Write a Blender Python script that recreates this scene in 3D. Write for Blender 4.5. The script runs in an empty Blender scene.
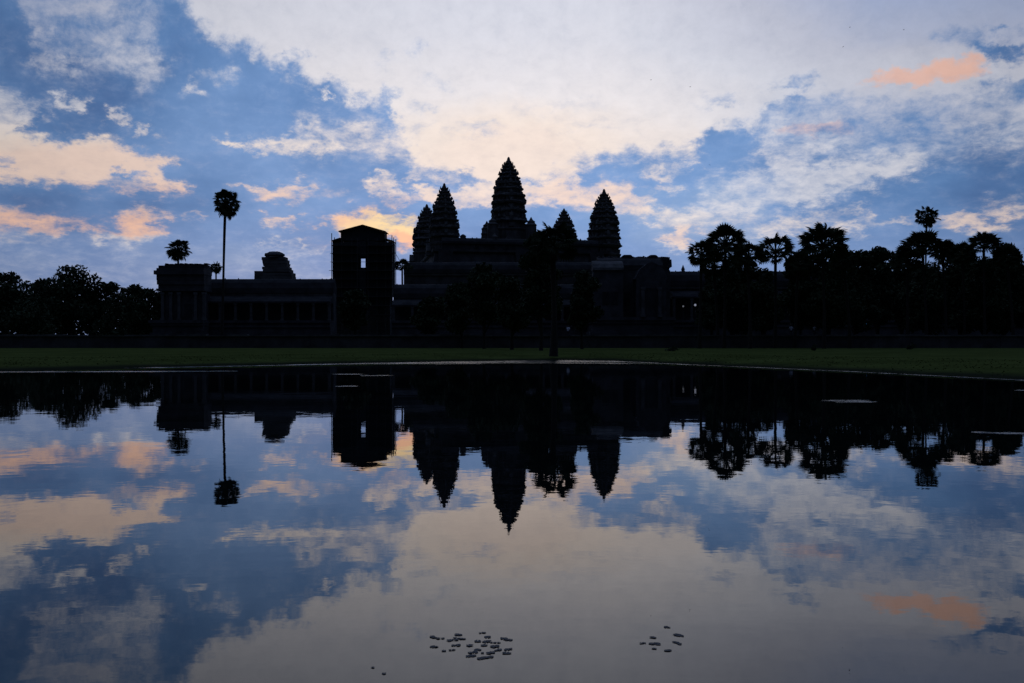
import bpy, bmesh, math, random
import numpy as np
from math import sin, cos, pi, radians, sqrt, atan2, tan

random.seed(7)
rng = np.random.default_rng(11)
S = bpy.context.scene
COL = S.collection

# ------------------------------------------------------------------ camera
F = 960.0            # focal length in pixels of a 1024 px wide frame
HOR = 340.0          # horizon row
EYE = 1.5            # eye height above the water (z = 0)
cam_d = bpy.data.cameras.new('camera')
cam = bpy.data.objects.new('camera', cam_d)
COL.objects.link(cam)
cam_d.sensor_width = 36.0
cam_d.lens = F / 1024 * 36.0
cam_d.clip_start = 0.05
cam_d.clip_end = 20000
cam.location = (0, 0, EYE)
cam.rotation_euler = (radians(90) - math.atan((341.5 - HOR) / F), 0, 0)
S.camera = cam

def X(px, d): return (px - 512.0) / F * d          # real place of a thing seen at px from d metres away
def Z(py, d): return EYE + (HOR - py) / F * d

# ------------------------------------------------------------------ view
S.view_settings.view_transform = 'Standard'
S.view_settings.look = 'None'
S.view_settings.exposure = 0.0
S.view_settings.gamma = 1.0
S.view_settings.use_curve_mapping = False
S.cycles.use_denoising = True
S.cycles.max_bounces = 6
S.cycles.glossy_bounces = 3
S.cycles.transparent_max_bounces = 4

# ------------------------------------------------------------------ sun: still low behind the temple
SUN_AZ, SUN_EL = -8.7, 2.0
sd = bpy.data.lights.new('sun', 'SUN')
sd.energy = 0.25
sd.angle = radians(2.0)
sd.color = (1.0, 0.72, 0.48)
sun = bpy.data.objects.new('sun', sd)
COL.objects.link(sun)
sun.rotation_euler = (radians(90 - SUN_EL), 0, radians(180 - SUN_AZ))
sun.location = (0, 0, 200)

# ------------------------------------------------------------------ sky
def s2l(c):
    c = c / 255.0
    return c / 12.92 if c <= 0.04045 else ((c + 0.055) / 1.055) ** 2.4
def rgb(r, g, b, k=1.0): return (s2l(r) * k, s2l(g) * k, s2l(b) * k, 1.0)

# The cloud cover over the eastern sky: a map of azimuth and elevation (degrees),
# laid out from soft polygons and ovals. cover 0 = blue-grey cloud shade, 1 = bright lit cloud.
GX, GY = 500, 170
gx = np.linspace(-40, 1064, GX)[None, :].repeat(GY, 0)
gy = np.linspace(-30, 340, GY)[:, None].repeat(GX, 1)

def soft(d, s): 
    t = np.clip(0.5 - d / (2 * s), 0, 1)
    return t * t * (3 - 2 * t)
def poly(field, pts, val, s=6.0):
    s = s * 2.1
    p = np.array(pts, float)
    best = np.full(gx.shape, 1e9); inside = np.zeros(gx.shape, bool)
    n = len(p)
    for i in range(n):
        a, b = p[i], p[(i + 1) % n]
        ex, ey = b - a
        wx, wy = gx - a[0], gy - a[1]
        t = np.clip((wx * ex + wy * ey) / max(ex * ex + ey * ey, 1e-9), 0, 1)
        best = np.minimum(best, (wx - ex * t) ** 2 + (wy - ey * t) ** 2)
        c = ((a[1] > gy) != (b[1] > gy))
        with np.errstate(divide='ignore', invalid='ignore'):
            xi = (b[0] - a[0]) * (gy - a[1]) / (b[1] - a[1] + 1e-12) + a[0]
        inside ^= c & (gx < xi)
    d = np.sqrt(best); d = np.where(inside, -d, d)
    k = soft(d, s)
    field[:] = field * (1 - k) + val * k
def oval(field, cx, cy, rx, ry, val, s=0.6, ang=0.0):
    ca, sa = cos(radians(ang)), sin(radians(ang))
    u = ((gx - cx) * ca + (gy - cy) * sa) / rx
    v = (-(gx - cx) * sa + (gy - cy) * ca) / ry
    k = soft(np.sqrt(u * u + v * v) - 1, s * 0.85)
    field[:] = field * (1 - k) + val * k

M = np.full(gx.shape, 0.06)
# the wide bright veil of cloud above the temple
poly(M, [(172,-60),(180,0),(190,22),(215,38),(240,47),(262,50),(285,62),(300,76),(316,86),(335,88),(352,100),(372,112),(392,128),(400,150),
         (414,166),(440,172),(470,184),(500,194),(530,190),(548,184),(562,178),(567,170),(590,159),(640,154),(690,154),(705,141),(730,131),
         (760,126),(775,112),(800,102),(1100,100),(1100,-60)], 0.95, 7)
poly(M, [(775,112),(800,100),(860,105),(1100,95),(1100,150),(930,150),(880,140),(820,134),(790,140),(772,152),(760,140)], 0.62, 10)
# mottled field in the upper left
poly(M, [(15,-40),(178,-40),(176,5),(160,22),(152,34),(158,60),(157,82),(140,83),(120,70),(95,66),(78,80),(58,86),(42,70),(36,48),(22,30)], 0.31, 14)
poly(M, [(96,26),(115,30),(150,38),(155,60),(156,80),(140,81),(122,70),(96,64),(82,52)], 0.56, 9)
oval(M, 60, 62, 22, 12, 0.62); oval(M, 66, 59, 9, 5, 0.2); oval(M, 38, 32, 14, 9, 0.6); oval(M, 92, 34, 10, 7, 0.35)
oval(M, 65, 5, 50, 14, 0.62); oval(M, 8, 40, 18, 36, 0.12); oval(M, 130, 20, 26, 9, 0.42)
oval(M, 70, 102, 15, 7, 0.78, .7, -15); oval(M, 119, 117, 9, 9, 0.72, .7, 60); oval(M, 143, 126, 6, 5, 0.75, .8)
oval(M, 165, 136, 6, 3, 0.5, .9); oval(M, 196, 88, 7, 6, 0.55, .9); oval(M, 222, 74, 13, 7, 0.40, .9); oval(M, 252, 55, 8, 5, .6)
oval(M, 27, 105, 14, 5, 0.45, .9); oval(M, 50, 114, 8, 3, 0.45, .9); oval(M, 78, 123, 12, 2.5, .33, .9)
oval(M, 236, 142, 12, 4.5, 0.85, .7)
# upper peach band on the left
poly(M, [(-60,112),(8,118),(20,122),(25,133),(45,140),(60,144),(72,139),(88,137),(105,142),(130,150),(158,157),(177,158),(172,165),(160,172),
         (170,182),(190,190),(180,194),(150,191),(130,185),(100,187),(80,185),(60,181),(45,183),(20,180),(-60,179)], 0.95, 4)
poly(M, [(-60,84),(6,92),(14,104),(22,112),(16,122),(-60,122)], 0.72, 7)
oval(M, 124, 176, 22, 5, 0.14, .5, -3); oval(M, 140, 180, 10, 4, 0.4); oval(M, 3, 165, 6, 7, 0.3)
# lower peach band
poly(M, [(-60,204),(5,208),(25,213),(60,221),(92,230),(108,228),(117,220),(126,213),(146,209),(173,216),(162,226),(152,238),(136,246),
         (115,246),(90,240),(55,236),(-60,232)], 0.80, 5)
poly(M, [(-60,232),(50,236),(110,246),(150,242),(150,300),(-60,300)], 0.20, 10)
oval(M, 80, 239, 30, 6, 0.10, .6, 8); oval(M, 12, 229, 12, 3, 0.25)
poly(M, [(140,252),(250,248),(300,256),(345,262),(345,300),(140,300)], 0.17, 9)
# small lit scraps between
poly(M, [(249,188),(262,184),(285,188),(315,186),(311,193),(292,197),(296,201),(281,200),(263,195)], 0.86, 3)
oval(M, 284, 221, 17, 4.5, 0.8, .7, 6); oval(M, 270, 243, 14, 4, 0.5, .9); oval(M, 300, 243, 7, 3, 0.5); oval(M, 316, 248, 9, 3, .5)
oval(M, 290, 255, 28, 5, 0.34, .8); oval(M, 200, 218, 10, 3, 0.6, .8); oval(M, 302, 178, 5, 2.5, 0.5); oval(M, 330, 193, 16, 5, .35)
# ragged edge between the blue mass and the veil
poly(M, [(300,112),(320,108),(345,118),(372,124),(396,136),(402,158),(380,160),(350,150),(330,160),(305,150)], 0.46, 6)
poly(M, [(252,142),(285,138),(302,137),(318,142),(335,146),(330,155),(306,149),(290,152),(258,150)], 0.80, 3)
oval(M, 318, 124, 12, 7, 0.7); oval(M, 356, 131, 14, 6, 0.66); oval(M, 340, 158, 30, 5, .2)
poly(M, [(322,84),(345,88),(350,98),(372,104),(390,100),(388,122),(372,117),(350,119),(330,124),(312,120),(306,104)], 0.14, 5)
oval(M, 328, 98, 7, 4, 0.8); oval(M, 298, 55, 11, 4, 0.35, .9, -20); oval(M, 340, 82, 8, 4, 0.35)
oval(M, 410, 48, 10, 6, 0.62, .9); oval(M, 386, 58, 6, 4, .68, .9); oval(M, 424, 72, 9, 4, 0.68, .9); oval(M, 440, 86, 18, 5, 0.72, .9, 10)
oval(M, 384, 96, 10, 8, 0.42, .9); oval(M, 430, 106, 16, 2.5, 0.66, .9); oval(M, 478, 129, 26, 6, 0.66, .9); oval(M, 420, 128, 12, 6, 0.72, .9)
oval(M, 550, 107, 40, 5, 0.74, .9, -6); oval(M, 590, 125, 50, 4, 0.78, .9, 4); oval(M, 405, 144, 6, 2.5, .55)
poly(M, [(370,181),(380,174),(388,178),(396,189),(399,192),(384,195),(369,192)], 0.72, 3)
oval(M, 375, 173, 5, 3, .7); oval(M, 402, 201, 14, 4.5, 0.62, .7, 8); oval(M, 412, 178, 12, 5, 0.6); oval(M, 429, 195, 16, 6, 0.9, .7)
oval(M, 430, 173, 11, 4, 0.3, .8); oval(M, 466, 177, 14, 5, 0.26, .8); oval(M, 474, 190, 18, 6, 0.8, .8); oval(M, 460, 201, 12, 5, 0.8, .7); oval(M, 490, 200, 22, 7, .7)
# the glow where the sun will rise
poly(M, [(320,222),(333,216),(350,214),(372,212),(390,217),(407,222),(424,224),(424,244),(408,247),(392,243),(384,236),(345,236),(334,228)], 0.97, 4)
oval(M, 392, 214, 4, 2.5, .7); oval(M, 388, 220, 9, 2.5, .55)
oval(M, 362, 260, 46, 10, 0.06, .8)
# right of the central tower
poly(M, [(512,178),(545,179),(562,176),(578,188),(596,188),(615,184),(630,190),(637,198),(624,204),(645,203),(664,214),(700,210),(708,219),
         (662,222),(640,213),(610,206),(582,205),(566,208),(552,202),(530,200),(512,204)], 0.90, 5)
oval(M, 535, 181, 18, 4, 0.35, .8); oval(M, 584, 189, 16, 4, 0.4, .8)
oval(M, 662, 173, 16, 7, 0.58, .9, 20); oval(M, 681, 166, 8, 6, 0.45); oval(M, 667, 190, 12, 3, .45); oval(M, 646, 198, 8, 3, .5)
oval(M, 684, 230, 12, 4, 0.86, .7, -8); oval(M, 684, 243, 14, 7, 0.82, .8); oval(M, 664, 249, 6, 2.5, .6)
# bright altocumulus slope on the right
poly(M, [(688,217),(712,208),(704,196),(726,184),(712,178),(740,172),(768,173),(772,158),(788,142),(820,136),(870,140),(905,152),(916,160),
         (926,163),(896,172),(862,187),(838,190),(822,199),(792,204),(770,206),(748,214),(738,224),(720,222)], 0.68, 9)
poly(M, [(790,172),(830,168),(895,152),(915,160),(925,163),(896,172),(862,187),(838,190),(822,199),(790,202)], 0.78, 5)
oval(M, 735, 195, 22, 5, .45, .8, -10); oval(M, 770, 182, 18, 4, 0.6, .8); oval(M, 830, 156, 46, 5, 0.28, .8, -3); oval(M, 905, 146, 70, 6, 0.34, .8, -6)
oval(M, 725, 146, 30, 14, 0.05, .7); oval(M, 800, 82, 24, 5, 0.32, .8, -4); oval(M, 797, 98, 9, 5, 0.22, .8, -20); oval(M, 782, 108, 20, 4, 0.3, .8, -8)
oval(M, 770, 112, 14, 8, 0.4); oval(M, 718, 100, 20, 4, .6); oval(M, 832, 103, 8, 2.5, .45)
oval(M, 860, 127, 20, 5, 0.35, .8); oval(M, 915, 121, 22, 6, 0.3, .8); oval(M, 905, 133, 36, 4, 0.22, .8); oval(M, 985, 130, 30, 5, .35, .8)
oval(M, 1006, 50, 42, 9, 0.10, .7, 10); oval(M, 958, 36, 24, 8, 0.55, .9); oval(M, 1012, 29, 26, 3, 0.3, .8, 8); oval(M, 1018, 90, 26, 10, 0.32, .8); oval(M, 990, 72, 6, 4, .5)
poly(M, [(1100,140),(980,150),(930,158),(925,165),(1100,165)], 0.25, 8)
poly(M, [(938,222),(962,215),(985,212),(1064,203),(1064,213),(982,217),(990,222),(1014,228),(996,233),(976,231),(956,224)], 0.82, 3)
oval(M, 898, 221, 28, 2.6, 0.5, .9); oval(M, 1006, 199, 26, 4, 0.42, .8, -10)
oval(M, 800, 222, 34, 6, 0.6, .9, -4); oval(M, 850, 210, 14, 5, 0.5, .9); oval(M, 846, 229, 16, 5, 0.6, .9); oval(M, 772, 229, 22, 5, 0.62, .9, -10); oval(M, 790, 236, 18, 4, .5)
oval(M, 866, 219, 24, 2.5, .5, .9)
# the lone pink cloud at the right
poly(M, [(878,72),(902,73),(932,68),(944,58),(954,66),(972,69),(988,73),(966,80),(940,86),(912,84),(890,79)], 0.96, 5)

# warmth of the lit cloud 0 = periwinkle .. 1 = orange
Wm = np.interp(gy, [-30, 0, 40, 90, 130, 175, 215, 260, 340], [.24, .27, .31, .42, .52, .60, .66, .30, .25])
rt = np.clip((gx - 610) / 260, 0, 1)
Wm = Wm - rt * np.interp(gy, [0, 60, 110, 150, 200, 260], [.24, .20, .16, .10, .06, .0])
lf = np.clip((200 - gx) / 150, 0, 1) * np.clip((120 - gy) / 30, 0, 1)
Wm = Wm - lf * .19
oval(Wm, 90, 165, 150, 26, 0.66, .6); oval(Wm, 140, 192, 80, 8, .74, .6); oval(Wm, 80, 223, 150, 16, .70, .6)
oval(Wm, 30, 262, 160, 18, .26, .6); oval(Wm, 150, 222, 26, 12, .76)
oval(Wm, 372, 229, 75, 24, 0.96, .5); oval(Wm, 402, 243, 14, 5, .86); oval(Wm, 290, 205, 60, 24, .70, .7)
oval(Wm, 510, 150, 90, 40, .60, .7); oval(Wm, 600, 196, 70, 18, .66, .6)
oval(Wm, 930, 74, 70, 16, 0.24, 1.2); oval(Wm, 930, 74, 60, 14, 0.22, 1.2)
oval(Wm, 818, 127, 40, 8, .66, .9); oval(Wm, 970, 220, 70, 16, .64, .6); oval(Wm, 690, 238, 40, 14, .68, .6); oval(Wm, 820, 180, 130, 26, .30, .7, -10); oval(Wm, 900, 120, 130, 30, .16, .8)
oval(Wm, 800, 225, 80, 10, .55, .7)
Wm = np.clip(Wm, 0, 1)

# tone of the shaded cloud / blue gaps 0 deep .. 1 pale
D = np.interp(gy, [-30, 60, 150, 215, 262, 300], [.34, .38, .46, .52, .62, .7])
oval(D, 60, 110, 130, 40, .24, .9); oval(D, 20, 40, 70, 50, .16, .9); oval(D, 262, 105, 90, 48, .56, .9); oval(D, 70, 205, 130, 22, .24, .7)
oval(D, 650, 200, 120, 60, .62, .8); oval(D, 725, 146, 40, 18, .56); oval(D, 790, 90, 90, 40, .50, .9); oval(D, 930, 190, 120, 28, .32, .8)
oval(D, 1040, 180, 60, 40, .18, .9); oval(D, 1010, 48, 50, 16, .20, .8); oval(D, 990, 95, 70, 30, .36, .9); oval(D, 470, 215, 60, 34, .56, .8); oval(D, 700, 250, 60, 22, .66, .8)
oval(D, 940, 245, 120, 18, .36, .8)
oval(D, 420, 90, 60, 60, .7, .9); oval(D, 540, 110, 110, 30, .85, .9)

AZ0, AZ1, EL1 = -31.0, 31.0, 20.6
def sample(field, az, el):
    px = 512 + F * np.tan(np.radians(az))
    py = HOR - F * np.tan(np.radians(el)) / np.cos(np.radians(az))
    u = np.clip((px + 40) / 1104 * (GX - 1), 0, GX - 1.001); v = np.clip((py + 30) / 370 * (GY - 1), 0, GY - 1.001)
    i, j = u.astype(int), v.astype(int); a, b = u - i, v - j
    return field[j, i]*(1-a)*(1-b) + field[j, i+1]*a*(1-b) + field[j+1, i]*(1-a)*b + field[j+1, i+1]*a*b

W = bpy.data.worlds.new('World'); S.world = W; W.use_nodes = True
nt = W.node_tree; nt.nodes.clear(); L = nt.links
def N(t, **kw):
    n = nt.nodes.new(t)
    for k, v in kw.items(): setattr(n, k, v)
    return n
def plug(sock, v):
    if hasattr(v, 'node'): L.new(v, sock)
    elif v is not None: sock.default_value = v
def mth(op, a, b=None, c=None, clamp=False):
    n = N('ShaderNodeMath', operation=op, use_clamp=clamp)
    for s, v in zip(n.inputs, (a, b, c)): plug(s, v)
    return n.outputs[0]
def vec(op, a, b=None):
    n = N('ShaderNodeVectorMath', operation=op)
    plug(n.inputs[0], a); plug(n.inputs[1], b)
    return n.outputs['Value'] if op == 'DOT_PRODUCT' else n.outputs[0]
def comb(a, b, c=0.0):
    n = N('ShaderNodeCombineXYZ')
    for s, v in zip(n.inputs, (a, b, c)): plug(s, v)
    return n.outputs[0]
def sstep(x, lo, hi):
    n = N('ShaderNodeMapRange', interpolation_type='SMOOTHSTEP')
    plug(n.inputs[0], x); n.inputs[1].default_value = lo; n.inputs[2].default_value = hi
    return n.outputs[0]
def noise(v, scale, detail, rough, dist=0.0, col=False):
    n = N('ShaderNodeTexNoise', noise_dimensions='3D')
    plug(n.inputs['Vector'], v); n.inputs['Scale'].default_value = scale; n.inputs['Detail'].default_value = detail
    n.inputs['Roughness'].default_value = rough; n.inputs['Distortion'].default_value = dist
    return n.outputs['Color' if col else 'Fac']
def ramp(x, stops):
    n = N('ShaderNodeValToRGB'); cr = n.color_ramp
    while len(cr.elements) < len(stops): cr.elements.new(0.5)
    for e, (p, c) in zip(cr.elements, stops): e.position = p; e.color = c
    plug(n.inputs[0], x); return n.outputs[0]
def mixc(f, a, b, mode='MIX'):
    n = N('ShaderNodeMix', data_type='RGBA', blend_type=mode)
    plug(n.inputs[0], f); plug(n.inputs[6], a); plug(n.inputs[7], b)
    return n.outputs[2]

tc = N('ShaderNodeTexCoord')
sx = N('ShaderNodeSeparateXYZ'); L.new(tc.outputs['Generated'], sx.inputs[0])
dx, dy, dz = sx.outputs
az = mth('MULTIPLY', mth('ARCTAN2', dx, dy), 180 / pi)
hor = mth('SQRT', mth('ADD', mth('MULTIPLY', dx, dx), mth('MULTIPLY', dy, dy)))
el = mth('MULTIPLY', mth('ARCTAN2', dz, hor), 180 / pi)

def field_nodes(field, rows, azw, elw, cols):
    """value of a cloud map at azimuth azw / elevation elw: one curve per elevation row, blended linearly"""
    x01 = mth('DIVIDE', mth('SUBTRACT', azw, AZ0), AZ1 - AZ0, clamp=True)
    r = mth('MULTIPLY', mth('DIVIDE', elw, EL1, clamp=True), rows - 1)
    xv, rv = comb(x01, x01, x01), comb(r, r, r)
    xs = np.linspace(AZ0, AZ1, cols); total = None
    for k in range(0, rows, 3):
        n = N('ShaderNodeRGBCurve'); mp = n.mapping
        for ch in range(3):
            j = min(k + ch, rows - 1)
            vals = sample(field, xs, np.full(cols, EL1 * j / (rows - 1)))
            cv = mp.curves[ch]
            cv.points[0].location = (0, float(vals[0])); cv.points[1].location = (1, float(vals[-1]))
            for i in range(1, cols - 1): cv.points.new(i / (cols - 1), float(vals[i]))
            for p in cv.points: p.handle_type = 'VECTOR'
        mp.update(); L.new(xv, n.inputs['Color'])
        w = vec('MAXIMUM', vec('SUBTRACT', (1, 1, 1), vec('ABSOLUTE', vec('SUBTRACT', rv, (k, k + 1, k + 2)))), (0, 0, 0))
        # rows past the last one never get a weight because r is clamped
        d = vec('DOT_PRODUCT', n.outputs['Color'], w)
        total = d if total is None else mth('ADD', total, d)
    return total

elq = mth('SUBTRACT', mth('MULTIPLY', el, 2.6), mth('MULTIPLY', mth('MULTIPLY', el, el), 0.045))
base = comb(az, elq, 3.7)
wv = noise(base, 0.7, 8.0, 0.62, 0.0, True)
wsep = N('ShaderNodeSeparateXYZ'); L.new(vec('SUBTRACT', wv, (.5, .5, .5)), wsep.inputs[0])
azw = mth('MULTIPLY_ADD', wsep.outputs[0], 5.0, az)
elw = mth('MULTIPLY_ADD', wsep.outputs[1], 2.6, el)
cover = field_nodes(M, 60, azw, elw, 190)
warm = field_nodes(Wm, 39, mth('MULTIPLY_ADD', wsep.outputs[0], 2.5, az), mth('MULTIPLY_ADD', wsep.outputs[1], 1.2, el), 120)
deep = mth('MULTIPLY_ADD', mth('SUBTRACT', noise(comb(az, elq, 21.0), 0.16, 5.0, 0.55), 0.5), 0.9, field_nodes(D, 12, az, el, 32))

fb = noise(comb(az, elq, 9.1), 0.75, 9.0, 0.70, 0.3)
fb2 = noise(comb(az, mth('MULTIPLY', elq, 1.5), 1.3), 0.9, 7.0, 0.62)
nn = mth('SUBTRACT', mth('ADD', mth('MULTIPLY', fb, 0.65), mth('MULTIPLY', fb2, 0.35)), 0.5)
amp = mth('MULTIPLY_ADD', mth('MULTIPLY', cover, mth('SUBTRACT', 1.0, cover)), 6.2, mth('SUBTRACT', 0.54, mth('MULTIPLY', cover, 0.22)))
t = sstep(mth('MULTIPLY_ADD', nn, amp, cover), 0.02, 1.0)

lit = ramp(warm, [(0.0, rgb(160, 176, 212)), (0.14, rgb(194, 198, 216)), (0.28, rgb(214, 216, 228)), (0.44, rgb(234, 229, 232)), (0.58, rgb(243, 228, 219)),
                  (0.72, rgb(243, 208, 192)), (0.86, rgb(252, 205, 170)), (1.0, rgb(255, 228, 172))])
# salmon light caught by a few low or isolated clouds: soft ovals in azimuth and elevation
salmon = None
sa_, se_ = mth('MULTIPLY_ADD', wsep.outputs[0], 5.0, az), mth('MULTIPLY_ADD', wsep.outputs[1], 2.2, el)
for cx_, cy_, rx_, ry_, k_ in ((912, 75, 48, 9, .72), (952, 70, 44, 12, .78), (820, 128, 38, 9, .45), (406, 240, 26, 9, .8), (60, 221, 140, 14, .5)):
    a0 = math.degrees(math.atan((cx_ - 512) / F)); ca_ = cos(radians(a0)); e0 = math.degrees(math.atan((HOR - cy_) / F * ca_))
    qa = mth('MULTIPLY', mth('SUBTRACT', sa_, a0), F / (rx_ * ca_ * ca_) * pi / 180); qe = mth('MULTIPLY', mth('SUBTRACT', se_, e0), F / (ry_ * ca_) * pi / 180)
    g_ = mth('MULTIPLY', sstep(mth('ADD', mth('MULTIPLY', qa, qa), mth('MULTIPLY', qe, qe)), 1.5, .1), k_)
    salmon = g_ if salmon is None else mth('MAXIMUM', salmon, g_)
lit = mixc(mth('MULTIPLY', salmon, 0.9), lit, rgb(254, 190, 158))
shade = ramp(deep, [(0.0, rgb(75, 110, 164)), (0.3, rgb(98, 138, 192)), (0.6, rgb(124, 161, 213)), (0.8, rgb(148, 176, 216)), (1.0, rgb(188, 196, 220))])
# a violet veil along the horizon
shade = mixc(mth('MULTIPLY', sstep(el, 8.5, 3.0), 0.6), shade, rgb(122, 144, 192))
tone = mth('MULTIPLY_ADD', nn, 0.30, 1.0)
# the sky dims away from the place of sunrise
gain = mth('SUBTRACT', 1.04, mth('MULTIPLY', 0.30, mth('POWER', mth('DIVIDE', mth('ABSOLUTE', mth('SUBTRACT', az, 1.0)), 28.0), 1.7)))
tone = mth('MULTIPLY', tone, mth('MAXIMUM', gain, 0.55))
skyc = mixc(1.0, mixc(t, shade, lit), comb(tone, tone, tone), 'MULTIPLY')

# the rest of the dome: dim blue overhead, still dusky in the west, with the same broken cloud
n3 = sstep(noise(comb(mth('MULTIPLY', az, .5), el, 5.5), 0.09, 7.0, 0.6), 0.42, 0.62)
dome = mixc(n3, rgb(66, 92, 146), rgb(116, 130, 160))
west = sstep(mth('ABSOLUTE', az), 35.0, 120.0)
dome = mixc(mth('MULTIPLY', west, sstep(el, 75.0, 20.0)), dome, rgb(22, 30, 48))
inside = mth('MULTIPLY', sstep(mth('ABSOLUTE', az), 44.0, 29.5), sstep(el, 34.0, 19.6))
full = mixc(inside, dome, skyc)

nis = N('ShaderNodeTexSky', sky_type='NISHITA', sun_disc=False, sun_elevation=radians(SUN_EL), sun_rotation=radians(SUN_AZ))
bg1 = N('ShaderNodeBackground'); L.new(full, bg1.inputs[0]); bg1.inputs[1].default_value = 0.97
bg2 = N('ShaderNodeBackground'); L.new(nis.outputs[0], bg2.inputs[0]); bg2.inputs[1].default_value = 0.002
ad = N('ShaderNodeAddShader'); L.new(bg1.outputs[0], ad.inputs[0]); L.new(bg2.outputs[0], ad.inputs[1])
wo = N('ShaderNodeOutputWorld'); L.new(ad.outputs[0], wo.inputs[0])
W.cycles.sampling_method = 'MANUAL'; W.cycles.sample_map_resolution = 1024

# ------------------------------------------------------------------ helpers: materials
def mat(name, col, rough=0.85, var=0.35, scale=0.6, spec=0.2, col2=None, bump=0.0, stretch=(1, 1, 1)):
    m = bpy.data.materials.new(name); m.use_nodes = True
    t = m.node_tree; b = t.nodes['Principled BSDF']
    b.inputs['Roughness'].default_value = rough
    b.inputs['Specular IOR Level'].default_value = spec
    c = t.nodes.new('ShaderNodeTexCoord'); mp = t.nodes.new('ShaderNodeMapping'); mp.inputs['Scale'].default_value = stretch
    t.links.new(c.outputs['Object'], mp.inputs[0])
    n = t.nodes.new('ShaderNodeTexNoise'); n.inputs['Scale'].default_value = scale; n.inputs['Detail'].default_value = 7; n.inputs['Roughness'].default_value = .65
    t.links.new(mp.outputs[0], n.inputs['Vector'])
    r = t.nodes.new('ShaderNodeValToRGB')
    c2 = col2 or tuple(x * (1 - var) for x in col)
    r.color_ramp.elements[0].position = .35; r.color_ramp.elements[0].color = (*c2, 1)
    r.color_ramp.elements[1].position = .65; r.color_ramp.elements[1].color = (*col, 1)
    t.links.new(n.outputs[0], r.inputs[0]); t.links.new(r.outputs[0], b.inputs['Base Color'])
    if bump:
        bp = t.nodes.new('ShaderNodeBump'); bp.inputs['Strength'].default_value = bump; bp.inputs['Distance'].default_value = .1
        t.links.new(n.outputs[0], bp.inputs['Height']); t.links.new(bp.outputs[0], b.inputs['Normal'])
    return m
def emit(name, col, k):
    m = bpy.data.materials.new(name); m.use_nodes = True; b = m.node_tree.nodes['Principled BSDF']
    b.inputs['Base Color'].default_value = (*col, 1); b.inputs['Emission Color'].default_value = (*col, 1); b.inputs['Emission Strength'].default_value = k
    return m
STONE = mat('weathered_sandstone', (.105, .10, .098), .9, .55, .45, .15, bump=.6)
STONE2 = mat('pale_weathered_sandstone', (.16, .152, .14), .9, .6, .5, .15, bump=.6)
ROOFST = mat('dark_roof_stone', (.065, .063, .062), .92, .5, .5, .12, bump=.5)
TOWST = mat('tower_stone', (.17, .16, .15), .92, .5, .35, .12, bump=.7)
SHEET = mat('tarpaulin', (.05, .055, .055), .7, .4, .6, .2)
POLE = mat('scaffold_tube', (.09, .085, .08), .6, .3, 2)
BARK = mat('palm_bark', (.05, .044, .036), .95, .4, 3, .1, stretch=(1, 1, 4))
LEAFP = mat('palm_leaf', (.065, .085, .040), .7, .4, .6, .1)
LEAF = mat('tree_leaf', (.065, .085, .040), .75, .5, .25, .08)
LEAFD = mat('far_leaf', (.024, .034, .018), .8, .4, .1, .1)
PAD = mat('floating_leaf', (.10, .105, .10), .7, .4, 30, .25)

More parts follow.
